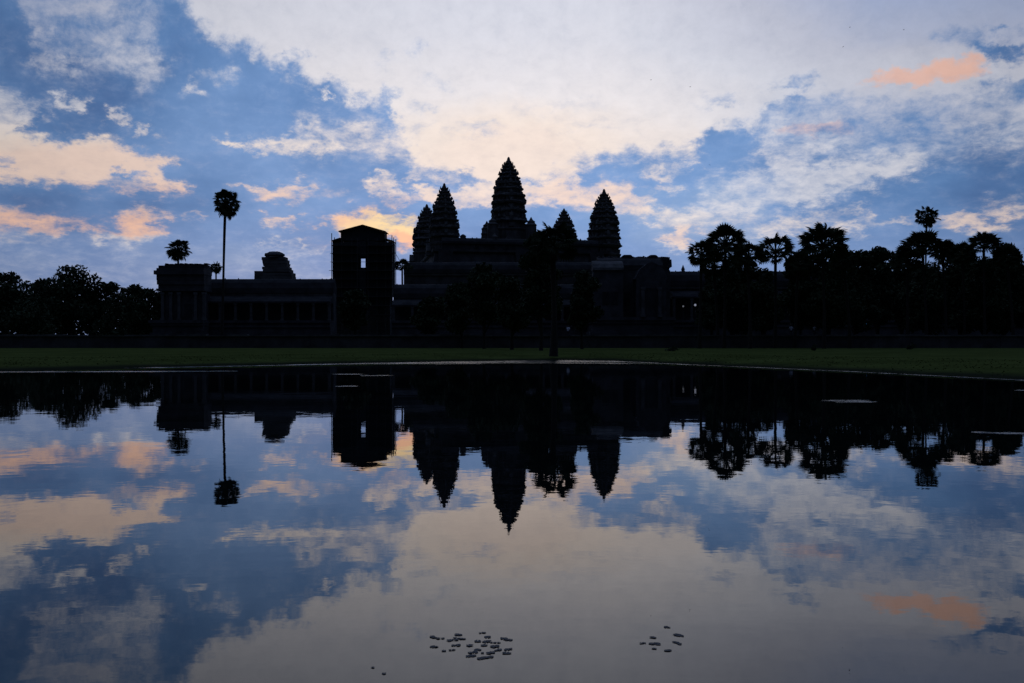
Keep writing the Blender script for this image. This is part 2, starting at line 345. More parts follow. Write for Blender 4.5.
# ------------------------------------------------------------------ helpers: meshes
class MB:
    def __init__(self): self.v = []; self.f = []
    def add(self, vs, fs):
        o = len(self.v); self.v += [tuple(p) for p in vs]; self.f += [tuple(i + o for i in f) for f in fs]; return self
    def box(self, x0, y0, z0, x1, y1, z1):
        vs = [(x0,y0,z0),(x1,y0,z0),(x1,y1,z0),(x0,y1,z0),(x0,y0,z1),(x1,y0,z1),(x1,y1,z1),(x0,y1,z1)]
        return self.add(vs, [(0,3,2,1),(4,5,6,7),(0,1,5,4),(1,2,6,5),(2,3,7,6),(3,0,4,7)])
    def tube(self, pts, rad, n=8, cap=True):
        rad = rad if hasattr(rad, '__len__') else [rad] * len(pts)
        vs, fs = [], []
        from mathutils import Vector
        P = [Vector(p) for p in pts]
        ref = Vector((0.3, 0.2, 1)) if abs((P[-1] - P[0]).normalized().z) < .8 else Vector((1, .1, 0))
        for i, p in enumerate(P):
            d = (P[min(i + 1, len(P) - 1)] - P[max(i - 1, 0)]).normalized()
            a = d.cross(ref).normalized(); b = d.cross(a).normalized()
            for k in range(n):
                t = 2 * pi * k / n; vs.append(p + (a * cos(t) + b * sin(t)) * rad[i])
        for i in range(len(P) - 1):
            for k in range(n):
                k2 = (k + 1) % n; fs.append((i*n+k, i*n+k2, (i+1)*n+k2, (i+1)*n+k))
        if cap: fs += [tuple(range(n))[::-1], tuple((len(P)-1)*n + k for k in range(n))]
        return self.add(vs, fs)
    def loft(self, rings, cap=True):
        n = len(rings[0]); vs = [p for r in rings for p in r]; fs = []
        for i in range(len(rings) - 1):
            for k in range(n):
                k2 = (k + 1) % n; fs.append((i*n+k, i*n+k2, (i+1)*n+k2, (i+1)*n+k))
        if cap: fs += [tuple(range(n))[::-1], tuple((len(rings)-1)*n + k for k in range(n))]
        return self.add(vs, fs)
    def cone(self, cx, cy, z0, z1, r0, r1, n=6):
        return self.loft([[(cx + r*cos(2*pi*k/n), cy + r*sin(2*pi*k/n), z) for k in range(n)] for z, r in ((z0, r0), (z1, r1))])
    def prism_x(self, prof, x0, x1):          # profile in (y, z), swept along x
        return self.loft([[(x, y, z) for y, z in prof] for x in (x0, x1)])
    def prism_y(self, prof, y0, y1):          # profile in (x, z), swept along y
        return self.loft([[(x, y, z) for x, z in prof] for y in (y0, y1)])
    def build(self, name, m, parent=None, smooth=False, worn=0.0):
        if worn:
            q = np.array(self.v); q = q + rng.normal(0, worn, q.shape); self.v = [tuple(p) for p in q]
        me = bpy.data.meshes.new(name); me.from_pydata(self.v, [], self.f)
        bm = bmesh.new(); bm.from_mesh(me); bmesh.ops.recalc_face_normals(bm, faces=bm.faces); bm.to_mesh(me); bm.free()
        me.materials.append(m)
        if smooth: me.polygons.foreach_set('use_smooth', [True] * len(me.polygons))
        me.update()
        o = bpy.data.objects.new(name, me); COL.objects.link(o)
        if parent: o.parent = parent
        return o
def quick(name, verts, faces, m, parent=None):
    me = bpy.data.meshes.new(name)
    nv, nf = len(verts), len(faces)
    me.from_pydata(verts.tolist() if hasattr(verts, 'tolist') else verts, [], faces.tolist() if hasattr(faces, 'tolist') else faces)
    me.materials.append(m); me.update()
    o = bpy.data.objects.new(name, me); COL.objects.link(o)
    if parent: o.parent = parent
    return o
def tag(o, label=None, cat=None, group=None, kind=None):
    if label: o['label'] = label
    if cat: o['category'] = cat
    if group: o['group'] = group
    if kind: o['kind'] = kind
    return o
def thing(name, loc, label, cat, group=None, rz=0.0):
    o = bpy.data.objects.new(name, None); COL.objects.link(o); o.empty_display_size = .5
    o.location = loc; o.rotation_euler = (0, 0, rz)
    return tag(o, label, cat, group)
def copy_part(ch, parent):
    c = ch.copy(); COL.objects.link(c); c.parent = parent; return c

GZ = 0.4     # height of the lawn above the water

# ------------------------------------------------------------------ ground and water
shore = [(-36,4),(-35,26),(-30,43),(-25,47.5),(-19.5,54),(-12,60.5),(-5,66.5),(3.6,72),(7.4,69),(11.2,58.5),(16.2,46.6),(19.3,36.2),(20.8,28),(22.3,15),(23,3),(0,1.6)]
SC = np.array((-4.0, 36.0))
sp = np.array(shore, float)
ang = np.linspace(0, 2 * pi, 480, endpoint=False)
def ray_r(t):
    dxy = np.array((cos(t), sin(t))); best = 0
    for i in range(len(sp)):
        a = sp[i] - SC; b = sp[(i + 1) % len(sp)] - SC; e = b - a
        den = dxy[0] * e[1] - dxy[1] * e[0]
        if abs(den) < 1e-9: continue
        s_ = (a[0] * e[1] - a[1] * e[0]) / den; q = (a[0] * dxy[1] - a[1] * dxy[0]) / den
        if s_ > 0 and -1e-6 <= q <= 1 + 1e-6: best = max(best, s_)
    return best
SR = np.array([ray_r(t) for t in ang])
jit = sum(rng.normal(0, 1, 5)[k] * np.sin(ang * (17 + 11 * k) + k) for k in range(5)) * .10
jit2 = rng.normal(0, .08, len(ang))
rings = [(-12, -1.2), (-3, -.7), (-1.0, -.28), (-.25, -.06), (0.0, .0), (.18, .05), (.6, .10), (1.6, .15), (3.2, .22), (6, .30), (11, .38), (22, GZ), (60, GZ), (160, GZ), (420, GZ), (1500, GZ), (6000, GZ)]
gv, gf = [], []
n = len(ang)
for k, (off, z) in enumerate(rings):
    for i, t in enumerate(ang):
        j = (jit[i] + jit2[i]) * (1 if -2 < off < 4 else 0)
        r_ = max(SR[i] + off + j, 4 - .2 * k)
        # the left bank falls more gently than the right one
        gv.append((SC[0] + cos(t) * r_, SC[1] + sin(t) * r_, z + (rng.normal(0, .012) if 0 < off < 30 else 0)))
for k in range(len(rings) - 1):
    for i in range(n):
        i2 = (i + 1) % n; gf.append((k*n+i, k*n+i2, (k+1)*n+i2, (k+1)*n+i))
gv.append((SC[0], SC[1], -1.3)); c0 = len(gv) - 1
gf += [(c0, i, (i + 1) % n) for i in range(n)]
gm = bpy.data.materials.new('lawn'); gm.use_nodes = True
t_ = gm.node_tree; b_ = t_.nodes['Principled BSDF']; b_.inputs['Roughness'].default_value = .9; b_.inputs['Specular IOR Level'].default_value = 0.0
tcg = t_.nodes.new('ShaderNodeTexCoord'); sg = t_.nodes.new('ShaderNodeSeparateXYZ'); t_.links.new(tcg.outputs['Object'], sg.inputs[0])
ng = t_.nodes.new('ShaderNodeTexNoise'); ng.inputs['Scale'].default_value = .22; ng.inputs['Detail'].default_value = 9; t_.links.new(tcg.outputs['Object'], ng.inputs['Vector'])
rg = t_.nodes.new('ShaderNodeValToRGB'); e = rg.color_ramp.elements
e[0].position = .36; e[0].color = (.062, .078, .020, 1); e[1].position = .66; e[1].color = (.092, .115, .030, 1)
t_.links.new(ng.outputs[0], rg.inputs[0])
ad_ = t_.nodes.new('ShaderNodeMath'); ad_.operation = 'MULTIPLY_ADD'; ad_.inputs[1].default_value = .12; t_.links.new(ng.outputs[0], ad_.inputs[0]); t_.links.new(sg.outputs[2], ad_.inputs[2])
mr = t_.nodes.new('ShaderNodeMapRange'); mr.inputs[1].default_value = .13; mr.inputs[2].default_value = .24; t_.links.new(ad_.outputs[0], mr.inputs[0])
mx = t_.nodes.new('ShaderNodeMix'); mx.data_type = 'RGBA'; mx.inputs[6].default_value = (.030, .034, .018, 1)
t_.links.new(mr.outputs[0], mx.inputs[0]); t_.links.new(rg.outputs[0], mx.inputs[7]); t_.links.new(mx.outputs[2], b_.inputs['Base Color'])
ground = quick('ground', gv, gf, gm); tag(ground, kind='structure')
ground.data.polygons.foreach_set('use_smooth', [True] * len(ground.data.polygons))

# water: one sheet a little wider than the shoreline, its rim running into the bank
wv_, wf_ = [], []
wr = [0.0, .3, .6, .85, 1.0]
for k, s_ in enumerate(wr[1:]):
    for i, t in enumerate(ang):
        r_ = (SR[i] + .45) * s_; wv_.append((SC[0] + cos(t) * r_, SC[1] + sin(t) * r_, 0.0))
wv_.append((SC[0], SC[1], 0.0)); c0 = len(wv_) - 1
wf_ = [(c0, i, (i + 1) % n) for i in range(n)]
for k in range(3):
    for i in range(n):
        i2 = (i + 1) % n; wf_.append((k*n+i, (k+1)*n+i, (k+1)*n+i2, k*n+i2))
wm = bpy.data.materials.new('pond_water'); wm.use_nodes = True
t_ = wm.node_tree; b_ = t_.nodes['Principled BSDF']
b_.inputs['Base Color'].default_value = (.006, .008, .008, 1); b_.inputs['IOR'].default_value = 1.36; b_.inputs['Specular IOR Level'].default_value = .5; b_.inputs['Specular Tint'].default_value = (1, .95, .88, 1)
tcw = t_.nodes.new('ShaderNodeTexCoord')
def wn(op, a, b=None, c=None, clamp=False):
    q = t_.nodes.new('ShaderNodeMath'); q.operation = op; q.use_clamp = clamp
    for s_, v_ in zip(q.inputs, (a, b, c)):
        if hasattr(v_, 'node'): t_.links.new(v_, s_)
        elif v_ is not None: s_.default_value = v_
    return q.outputs[0]
def wnoise(scale, sc, det, rough=.55):
    mp = t_.nodes.new('ShaderNodeMapping'); mp.inputs['Scale'].default_value = sc; t_.links.new(tcw.outputs['Object'], mp.inputs[0])
    q = t_.nodes.new('ShaderNodeTexNoise'); q.inputs['Scale'].default_value = scale; q.inputs['Detail'].default_value = det; q.inputs['Roughness'].default_value = rough
    t_.links.new(mp.outputs[0], q.inputs['Vector']); return q.outputs[0]
sw = t_.nodes.new('ShaderNodeSeparateXYZ'); t_.links.new(tcw.outputs['Object'], sw.inputs[0])
def patch(x0, y0, x1, y1, half, fade=.35):               # breeze-ruffled strip along a line on the water
    dx_, dy_ = x1 - x0, y1 - y0; ln = sqrt(dx_*dx_ + dy_*dy_); ux, uy = dx_/ln, dy_/ln
    px_ = wn('SUBTRACT', sw.outputs[0], x0); py_ = wn('SUBTRACT', sw.outputs[1], y0)
    al = wn('ADD', wn('MULTIPLY', px_, ux), wn('MULTIPLY', py_, uy))
    ac = wn('ABSOLUTE', wn('SUBTRACT', wn('MULTIPLY', py_, ux), wn('MULTIPLY', px_, uy)))
    over = wn('MAXIMUM', wn('MULTIPLY', al, -1.0), wn('SUBTRACT', al, ln)); over = wn('MAXIMUM', over, 0.0)
    d_ = wn('DIVIDE', wn('ADD', wn('MULTIPLY', over, fade), ac), half)
    return wn('SUBTRACT', 1.0, d_, clamp=True)
PATCHES = [(-3.2,67.4,5.0,70.2,4.5), (-13,58.2,-4,65.0,1.2), (-25.0,45.0,-15.5,46.0,1.2), (-19.5,52.2,-12,58.6,.7), (-6,63.2,6.5,67.6,5.5), (3.6,71.2,7.4,68.2,.9), (7.2,68.6,11.0,58.2,.55), (11.0,58.2,16.0,46.4,.42), (16.0,46.4,19.2,35.8,.34),
           (-7.6,42.2,-6.9,42.2,.9,1.6), (-6.2,40.6,-5.4,40.6,.8,1.6), (-5.6,31.2,-5.2,31.2,.5,1.2), (7.9,23.6,8.7,23.5,.7,1.4), (7.6,15.6,8.3,15.4,.25,1.0), (1.4,62.6,7.0,61.2,1.3), (15.2,28.6,16.5,28.3,.5,.9)]
ms = None
for p_ in PATCHES:
    q = patch(*p_); ms = q if ms is None else wn('MAXIMUM', ms, q)
strk = wnoise(1.0, (.55, 2.2, 1), 4)
mk = t_.nodes.new('ShaderNodeMapRange'); mk.interpolation_type = 'SMOOTHSTEP'; mk.inputs[1].default_value = .42; mk.inputs[2].default_value = .62
t_.links.new(wn('MULTIPLY_ADD', strk, 1.5, wn('MULTIPLY_ADD', ms, .55, -.58)), mk.inputs[0])
mask = wn('MULTIPLY', mk.outputs[0], wn('GREATER_THAN', ms, .01))
t_.links.new(wn('MULTIPLY_ADD', mask, .16, .008), b_.inputs['Roughness'])
w1 = wnoise(1.1, (.8, 1.0, 1), 3, .5); w2 = wnoise(7.0, (.7, 1.0, 1), 2, .5)
bp = t_.nodes.new('ShaderNodeBump'); bp.inputs['Strength'].default_value = 1.0; bp.inputs['Distance'].default_value = 0.0018
w3 = wnoise(1.0, (1.6, 5.0, 1), 3, .6)
t_.links.new(wn('ADD', wn('MULTIPLY_ADD', w2, .12, w1), wn('MULTIPLY', wn('MULTIPLY', mask, w3), 26.0)), bp.inputs['Height']); t_.links.new(bp.outputs[0], b_.inputs['Normal'])
water = quick('water', wv_, wf_, wm); tag(water, kind='structure')

# ------------------------------------------------------------------ temple towers
QUAD = [(1, .34), (.89, .34), (.89, .56), (.75, .56), (.75, .75), (.56, .75), (.56, .89), (.34, .89), (.34, 1)]
def redent(w, z, dx=0.0, dy=0.0):
    out = []
    for q in range(4):
        for a, b in QUAD:
            x, y = a, b
            for _ in range(q): x, y = -y, x
            out.append((dx + x * w, dy + y * w, z))
    return out
def spike(mb, x, y, z, s, h, ang=0.0):            # pointed antefix
    p = []
    for zz, k in ((z - .12 * h, 1.0), (z + h * .35, 1.1), (z + h * .7, .6), (z + h, .08)):
        p.append([(x + s * k * cos(ang + pi / 4 + q * pi / 2), y + s * k * sin(ang + pi / 4 + q * pi / 2), zz) for q in range(4)])
    mb.loft(p)
def tower(loc, rz, W0, z_top, z_base, z_foot, label, tiers, power=1.8, porch=True, group='stone temple towers'):
    """z_base: where the tiered spire starts; z_foot: foot of the ground storey"""
    t = thing('temple_tower', loc, label, 'tower', group, rz)
    H = z_top - z_base
    prof = lambda u: W0 * (1 - max(0.0, u) ** power) ** 1.0      # u = 0 base .. 1 top
    fin = .09 * H
    hs = np.array([.88 ** i for i in range(tiers)]); hs = hs / hs.sum() * (H - fin)
    # ground storey with a door on each side
    b = MB()
    w = W0 * .99
    zs = [(z_foot, 1.06), (z_foot + .5, 1.06), (z_foot + .8, 1.01), (z_base - 1.0, .985), (z_base - .7, 1.03), (z_base - .2, 1.06), (z_base, 1.0)]
    b.loft([redent(w * k, z) for z, k in zs])
    b.build('ground_storey', TOWST, t)
    z = z_base
    for i in range(tiers):
        h = hs[i]; w0 = prof((z - z_base) / H); w1 = prof((z + h - z_base) / H)
        wb = .8 * w0 + .2 * w1
        m = MB()
        j = rng.normal(0, .03, 6)
        m.loft([redent(wb * .93, z), redent(wb * (.91 + j[0]), z + h * .50), redent(wb * (1.0 + j[1]), z + h * .60), redent(wb * (1.05 + j[2]), z + h * .70),
                redent(wb * (1.05 + j[3]), z + h * .86), redent(wb * .97, z + h * .94), redent(w1 * .98, z + h)])
        for q in range(4):
            for (a_, b_, s_, hh) in ((.86, .40, .11, .62), (.86, -.40, .11, .62), (1.0, 0.0, .17, .78), (.70, .70, .12, .6)):
                if rng.random() < .30: continue                # weathered away
                x, y = a_ * wb, b_ * wb
                for _ in range(q): x, y = -y, x
                spike(m, x, y, z + h * .84, wb * s_ * .8, h * hh * rng.uniform(.45, 1.1), 0)
        # niche in the middle of each face
        if w0 > .5 * W0:
            for q in range(4):
                ax, ay = [(0, -1), (1, 0), (0, 1), (-1, 0)][q]
                cx, cy = ax * wb * .98, ay * wb * .98
                m.box(cx - wb * (.16 if ax == 0 else .06), cy - wb * (.16 if ay == 0 else .06), z + .1 * h, cx + wb * (.16 if ax == 0 else .06), cy + wb * (.16 if ay == 0 else .06), z + .48 * h)
        m.build('tier', TOWST, t, worn=W0 * .015)
        z += h
    f = MB(); wf = prof((z - z_base) / H)
    wf = min(max(wf, .13 * W0), .17 * W0)
    prof_f = [(0, 1.0), (.12, 1.12), (.25, .8), (.36, .9), (.5, .55), (.62, .6), (.85, .42), (1.0, .2)]
    f.loft([[(wf * k * cos(2*pi*q/10), wf * k * sin(2*pi*q/10), z + fin * u) for q in range(10)] for u, k in prof_f])
    f.build('lotus_finial', TOWST, t)
    if porch:
        for q in range(4):
            ax, ay = [(0, -1), (1, 0), (0, 1), (-1, 0)][q]
            m = MB(); pw = W0 * .36; zt = z_base - (z_base - z_foot) * .28
            L0, L1 = W0 * .95, W0 * 1.28
            prof2 = [(-pw, z_foot), (-pw, zt - pw), (-pw*1.12, zt - pw*.95), (-pw * .6, zt - pw * .2), (0, zt + pw * .45), (pw * .6, zt - pw * .2), (pw*1.12, zt - pw*.95), (pw, zt - pw), (pw, z_foot)]
            rings_ = []
            for l in (L0, L1):
                rings_.append([((l * ax + c_ * (1 if ax == 0 else 0)), (l * ay + c_ * (1 if ay == 0 else 0)), zz) for c_, zz in prof2])
            m.loft(rings_); p = m.build('porch', TOWST, t)
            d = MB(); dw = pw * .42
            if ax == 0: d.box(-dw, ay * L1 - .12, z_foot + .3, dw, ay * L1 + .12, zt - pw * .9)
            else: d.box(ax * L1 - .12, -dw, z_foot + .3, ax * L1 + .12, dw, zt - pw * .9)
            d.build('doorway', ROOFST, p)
    return t

ROT = radians(10)
dA, dD, dB, dC, dE = 303., 311., 350., 352., 326.
# central shrine tower
tw = tower((X(508.6, dE), dE, 0), ROT, 5.75, Z(157.0, dE), Z(229, dE), 31.0, 'tallest stone temple tower, rising in the middle of the group', 11, 2.4)
for sx_, sy_ in ((-1, -1), (1, -1), (-1, 1), (1, 1)):                 # small corner spires on its shoulders
    m = MB(); c = 6.5
    m.loft([redent(w_, z_, sx_ * c, sy_ * c) for z_, w_ in ((31, 1.75), (Z(228, dE), 1.7), (Z(227, dE), 1.9), (Z(225, dE), 1.2), (Z(223.5, dE), 1.3), (Z(222, dE), .6), (Z(219, dE), .08))])
    m.build('corner_spire', TOWST, tw)
for sx_ in (-1, 1):
    m = MB(); c = sx_ * 8.6
    m.loft([redent(w_, z_, c, -2) for z_, w_ in ((31, 1.1), (Z(236, dE), 1.0), (Z(235, dE), 1.2), (Z(233, dE), .7), (Z(230.5, dE), .08))])
    m.build('corner_spire', TOWST, tw)
tower((X(444.3, dA), dA, 0), ROT, 4.5, Z(183.2, dA), Z(243, dA), 28.0, 'stone temple tower left of the tallest, the nearer and taller of the left pair', 10, 2.15)
tower((X(426.8, dB), dB, 0), ROT, 4.9, Z(204.2, dB), Z(252, dB), 27.0, 'stone temple tower at the far left, partly hidden behind its taller neighbour', 9, 2.1)
tower((X(564.0, dC), dC, 0), ROT, 4.9, Z(208.5, dC), Z(248, dC), 28.0, 'shortest pointed temple tower, between the tallest and the right-hand tower', 8, 1.7)
tower((X(604.0, dD), dD, 0), ROT, 5.05, Z(189.0, dD), Z(254, dD), 22.0, 'stone temple tower furthest right, standing clear against the sky', 11, 2.5)

# stepped pyramid that carries them
CP = (X(509, 326) - .6, 327.0)
py_ = thing('stepped_pyramid', (CP[0], CP[1], 0), 'dark stepped stone pyramid carrying the five towers', 'pyramid', None, ROT)
for k, (h0, h1, s_) in enumerate(((GZ - .1, 12, 36), (12, 21.5, 32), (21.5, 29.5, 28.5))):
    m = MB()
    m.loft([[(sx * s2, sy * s2, z) for sx, sy in ((-1,-1),(1,-1),(1,1),(-1,1))] for z, s2 in ((h0, s_), (h0 + .8, s_), (h0 + 1.2, s_ - .5), ((h0+h1)/2 - .4, s_ - .9), ((h0+h1)/2, s_ - .5), ((h0+h1)/2 + .4, s_ - .9), (h1 - 1.2, s_ - 1.3), (h1 - .7, s_ - .6), (h1, s_ - .6))])
    m.build('terrace_tier', STONE, py_)
for x0 in (-24, 0, 24):
    m = MB()
    for k in range(30):
        zz = GZ + (29 - GZ) * k / 30; yy = -(38.5 - 10.5 * k / 30)
        m.box(x0 - 2.2, yy, zz - .3, x0 + 2.2, yy + 2.2, zz + (29 - GZ) / 30)
    m.build('stairway', STONE, py_)
# gallery that links the towers along the top
gal = thing('roof_gallery', (CP[0], CP[1], 0), 'low stone gallery running between the towers on top of the pyramid', 'gallery', None, ROT)
zr = Z(238.5, 302)
def vault(h, w, z): return [(-w, z), (-w * .98, z + h * .35), (-w * .72, z + h * .72), (-w * .3, z + h * .95), (0, z + h), (w * .3, z + h * .95), (w * .72, z + h * .72), (w * .98, z + h * .35), (w, z)]
for yy in (-24.5, 24.5):
    m = MB(); m.box(-25, yy - 1.5, 29.4, 25, yy + 1.5, zr - 2.0); m.build('wall', STONE, gal)
    m = MB(); m.prism_x([(yy + a, z) for a, z in vault(2.0, 2.0, zr - 2.05)], -25, 25)
    for k in range(34):
        if rng.random() < .6: spike(m, -24 + k * 1.45, yy, zr - .06, .16 * rng.uniform(.7, 2), .5 * rng.uniform(.3, 1.3))
    m.build('vault_roof', ROOFST, gal)
for xx in (-24.5, 24.5, 0):
    m = MB(); m.box(xx - 1.5, -22.9, 29.4, xx + 1.5, 22.9, zr - 2.3); m.build('wall', STONE, gal)
    m = MB(); m.prism_y([(xx + a, z) for a, z in vault(2.0, 2.0, zr - 2.35)], -22.9, 22.9); m.build('vault_roof', ROOFST, gal)
for xx in (-14, -9, -4.5, 4.5, 9, 14):
    m = MB(); m.box(xx - .6, -26.1, 29.9, xx + .6, -25.9, 31.3)
    for q in range(4): m.cone(xx - .45 + q * .3, -26.16, 29.95, 31.25, .07, .07, 6)
    m.build('window', ROOFST, gal)
m = MB()                                                             # little spire left of the central tower
xx, yy = -8.2, -24.5
m.loft([redent(w_, z_, xx, yy) for z_, w_ in ((zr - .4, .8), (zr + .3, .8), (zr + .5, .95), (zr + .9, .5), (zr + 1.6, .08))])
m.build('roof_spire', TOWST, gal); m = MB()
xx = -18.2
m.loft([redent(w_, z_, xx, yy) for z_, w_ in ((zr - .4, .9), (zr + .3, .9), (zr + .5, 1.0), (zr + .9, .5), (zr + 1.1, .12))])
m.build('roof_spire', TOWST, gal)

# ------------------------------------------------------------------ galleries of the outer enclosure
def gallery(name, label, px0, px1, d, y_ridge, bay=3.0, pod=5.4, cols=True, m_wall=STONE, cat='gallery'):
    x0, x1 = X(px0, d), X(px1, d); xc = (x0 + x1) / 2; hw = (x1 - x0) / 2
    t = thing(name, (xc, d, 0), label, cat)
    zt = Z(y_ridge, d); zw = zt - 3.0
    m = MB()
    for z0_, z1_, o in ((1.7, 2.3, 4.6), (2.3, 2.8, 4.3), (2.8, 4.0, 4.0), (4.0, 4.4, 4.25), (4.4, 4.9, 4.05), (4.9, pod, 4.4)):
        m.box(-hw, -o, z0_, hw, 3, z1_)
    m.build('podium', STONE, t)
    m = MB(); m.box(-hw, -.5, pod, hw, 2.6, zw); m.build('wall', m_wall, t)
    m = MB(); m.prism_x([(1.05 + a * .95, z) for a, z in vault(3.0, 2.1, zw - .02)], -hw, hw)
    k = -hw + .5
    while k < hw - .4:
        if rng.random() < .55: spike(m, k, 1.05, zt - .05, .13, .3 * rng.random() + .06)
        k += .9
    m.build('vault_roof', ROOFST, t)
    m = MB(); m.box(-hw, -.8, zw - .55, hw, -.503, zw - .05); m.build('cornice', STONE2, t)
    if cols:
        zl = pod + (zw - pod) * .62
        m = MB(); m.prism_x([(-3.7, zl), (-3.7, zl + .35), (-2.6, zl + .95), (-1.4, zl + 1.4), (-.5, zl + 1.6), (-.5, zl)], -hw, hw); m.build('half_vault', ROOFST, t)
        nb = max(2, int(2 * hw / bay)); first = None
        for k in range(nb + 1):
            xx = -hw + .35 + (2 * hw - .7) * k / nb
            if first is None:
                m = MB(); m.box(-.24, -.24, 0, .24, .24, zl - pod); m.box(-.33, -.33, 0, .33, .33, .3); m.box(-.33, -.33, zl - pod - .35, .33, .33, zl - pod - .004)
                first = m.build('column', STONE2, t); o = first
            else: o = copy_part(first, t)
            o.location = (xx, -3.3, pod)
    return t, xc, hw, zt, zw, pod
gallery('temple_gallery', 'long dark gallery with a level roof, between the corner pavilion and the scaffolded tower', 208, 334, 195, 278.6)
gallery('temple_gallery', 'dark gallery behind the trees below the five towers', 394, 600, 196, 284, 3.6)
gallery('temple_gallery', 'dark gallery running on behind the palms at the right', 669.5, 1120, 190, 270.9, 3.4)
t, xc, hw, zt, zw, pod = gallery('second_gallery', 'inner gallery with a plain roof at the foot of the pyramid', 404, 640, 250, 262, 3.6, 8.0, False)

# corner pavilion on the left
d = 188.; t = thing('corner_pavilion', (X(182, d), d, 0), 'flat-topped stone corner pavilion at the left end of the gallery', 'pavilion')
xl, xr = X(157.5, d) - t.location.x, X(204.2, d) - t.location.x
m = MB()
for z0_, z1_, o in ((1.7, 2.4, 1.4), (2.4, 2.9, 1.0), (2.9, 4.3, .6), (4.3, 4.8, .95), (4.8, 5.4, 1.2)): m.box(xl - o, -.4 - o, z0_, xr + o * .2, 5, z1_)
m.build('podium', STONE, t)
m = MB(); m.box(xl + .5, .4, 5.4, xr - .3, 4.5, Z(290, d)); m.build('wall', STONE, t)
m = MB()
for ya, yb, o in ((291, 288.5, .2), (288.5, 284.5, -.1), (284.5, 280, .1), (280, 274.5, .15), (274.5, 270.5, .55), (270.5, 268, .15)):
    m.box(xl - o, -o, Z(ya, d), xr + o * .2, 4.6, Z(yb, d) - .003)
m.build('cornice', STONE, t)
m = MB(); m.box(xl + .15, .1, Z(268, d), xr - .05, 4.4, Z(265.4, d)); m.box(xl + 1.3, .3, Z(265.4, d), xr - .2, 4.2, Z(263.9, d))
for k in range(9): m.box(xl + 1.4 + k * .95, .25, Z(264, d), xl + 1.4 + k * .95 + rng.uniform(.3, .8), 2.5, Z(264, d) + rng.uniform(.05, .22))
m.box(xl + 3.6, 1, Z(264, d), xl + 4.6, 2, Z(263.2, d))
m.build('roof', ROOFST, t)
for k in range(6):
    if k == 3: continue
    m = MB(); xx = xl + 1.0 + k * 1.62; m.box(xx - .27, -.15, 5.4, xx + .27, .397, Z(293, d)); m.box(xx - .4, -.25, 5.4, xx + .4, .396, 5.8); m.box(xx - .4, -.25, Z(294.5, d), xx + .4, .396, Z(292.2, d)); m.build('column', STONE2, t)
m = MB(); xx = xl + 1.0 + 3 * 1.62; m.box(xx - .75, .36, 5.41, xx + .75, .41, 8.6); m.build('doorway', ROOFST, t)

# ruined gate tower standing up behind the gallery
d = 206.; t = thing('ruined_tower', (X(275.5, d), d, 0), 'stump of a ruined stone tower with a rounded top, behind the long gallery', 'tower')
rx = lambda px: X(px, d) - X(275.5, d)
m = MB(); m.box(rx(256.8), -2, 5, rx(294), 2, Z(276.5, d)); m.build('ground_storey', TOWST, t)
m = MB()
def blk(pa, pb, ya, yb, dep): m.box(rx(pa), -dep * .5, Z(yb, d), rx(pb), dep * .5, Z(ya, d))
blk(256.6, 265.5, 271.2, 276.5, 3.2); blk(264.8, 293.5, 272.8, 276.5, 3.6); blk(264.9, 291.5, 269.5, 272.8, 3.4); blk(264.2, 290.4, 267.2, 269.5, 3.3)
m.build('tier', TOWST, t, worn=.06); m = MB()
blk(264.9, 288.6, 264, 267.2, 3.1); blk(263.9, 288.2, 260.5, 264, 3.0); blk(263.2, 286.6, 257.6, 260.5, 2.9)
m.build('tier', TOWST, t, worn=.06); m = MB()
m.loft([redent(w_, z_, rx(274.8), 0) for z_, w_ in ((Z(257.7, d), 2.0), (Z(256.6, d), 1.75), (Z(255.6, d), 2.05), (Z(254, d), 1.95), (Z(252.8, d), 1.5), (Z(251.9, d), .95))])
m.build('crown_stone', TOWST, t, worn=.05)

# gate tower wrapped in scaffolding
d = 214.; cx = X(363.5, d); t = thing('scaffolded_tower', (cx, d, 0), 'square gate tower wrapped in scaffolding under a temporary gabled roof', 'tower')
gx_ = lambda px, dd=d: X(px, dd) - cx
dep = 5.0
def pierced(y0, y1, px0, px1, ytop, ybot, oa, ob, oya, oyb, dd):
    m = MB(); zb, ztp = Z(ybot, dd), Z(ytop, dd)
    m.box(gx_(px0, dd), y0, zb, gx_(oa, dd), y1, ztp); m.box(gx_(ob, dd), y0, zb, gx_(px1, dd), y1, ztp)
    m.box(gx_(oa, dd), y0, zb, gx_(ob, dd), y1, Z(oyb, dd)); m.box(gx_(oa, dd), y0, Z(oya, dd), gx_(ob, dd), y1, ztp); return m
pierced(0, 1.0, 336, 390, 242, 346, 360.5, 365.5, 258.4, 267.6, d).build('stone_wall', STONE, t)
bx = X(390, d) - cx; ax_ = X(336, d) - cx
m = MB(); zb, ztp = Z(346, d), Z(242, d); o0, o1 = X(358.5, 218.5) - cx, X(366.5, 218.5) - cx
zo0, zo1 = Z(270, 218.5), Z(256.5, 218.5)
m.box(ax_, dep - 1, zb, o0, dep, ztp); m.box(o1, dep - 1, zb, bx, dep, ztp); m.box(o0, dep - 1, zb, o1, dep, zo0); m.box(o0, dep - 1, zo1, o1, dep, ztp)
m.build('stone_wall', STONE, t)
for xa, xb in ((ax_, ax_ + 1), (bx - 1, bx)):
    m = MB(); m.box(xa, 1.003, zb, xb, dep - 1.003, ztp); m.build('stone_wall', STONE, t)
m = MB(); ox0, ox1 = gx_(360.5), gx_(365.5); oz0, oz1 = Z(267.6, d), Z(258.4, d)
m.box(ox0 - .16, -.12, oz0 - .16, ox0, .1, oz1 + .16); m.box(ox1, -.12, oz0 - .16, ox1 + .16, .1, oz1 + .16); m.box(ox0, -.12, oz0 - .16, ox1, .1, oz0); m.box(ox0, -.12, oz1, ox1, .1, oz1 + .16)
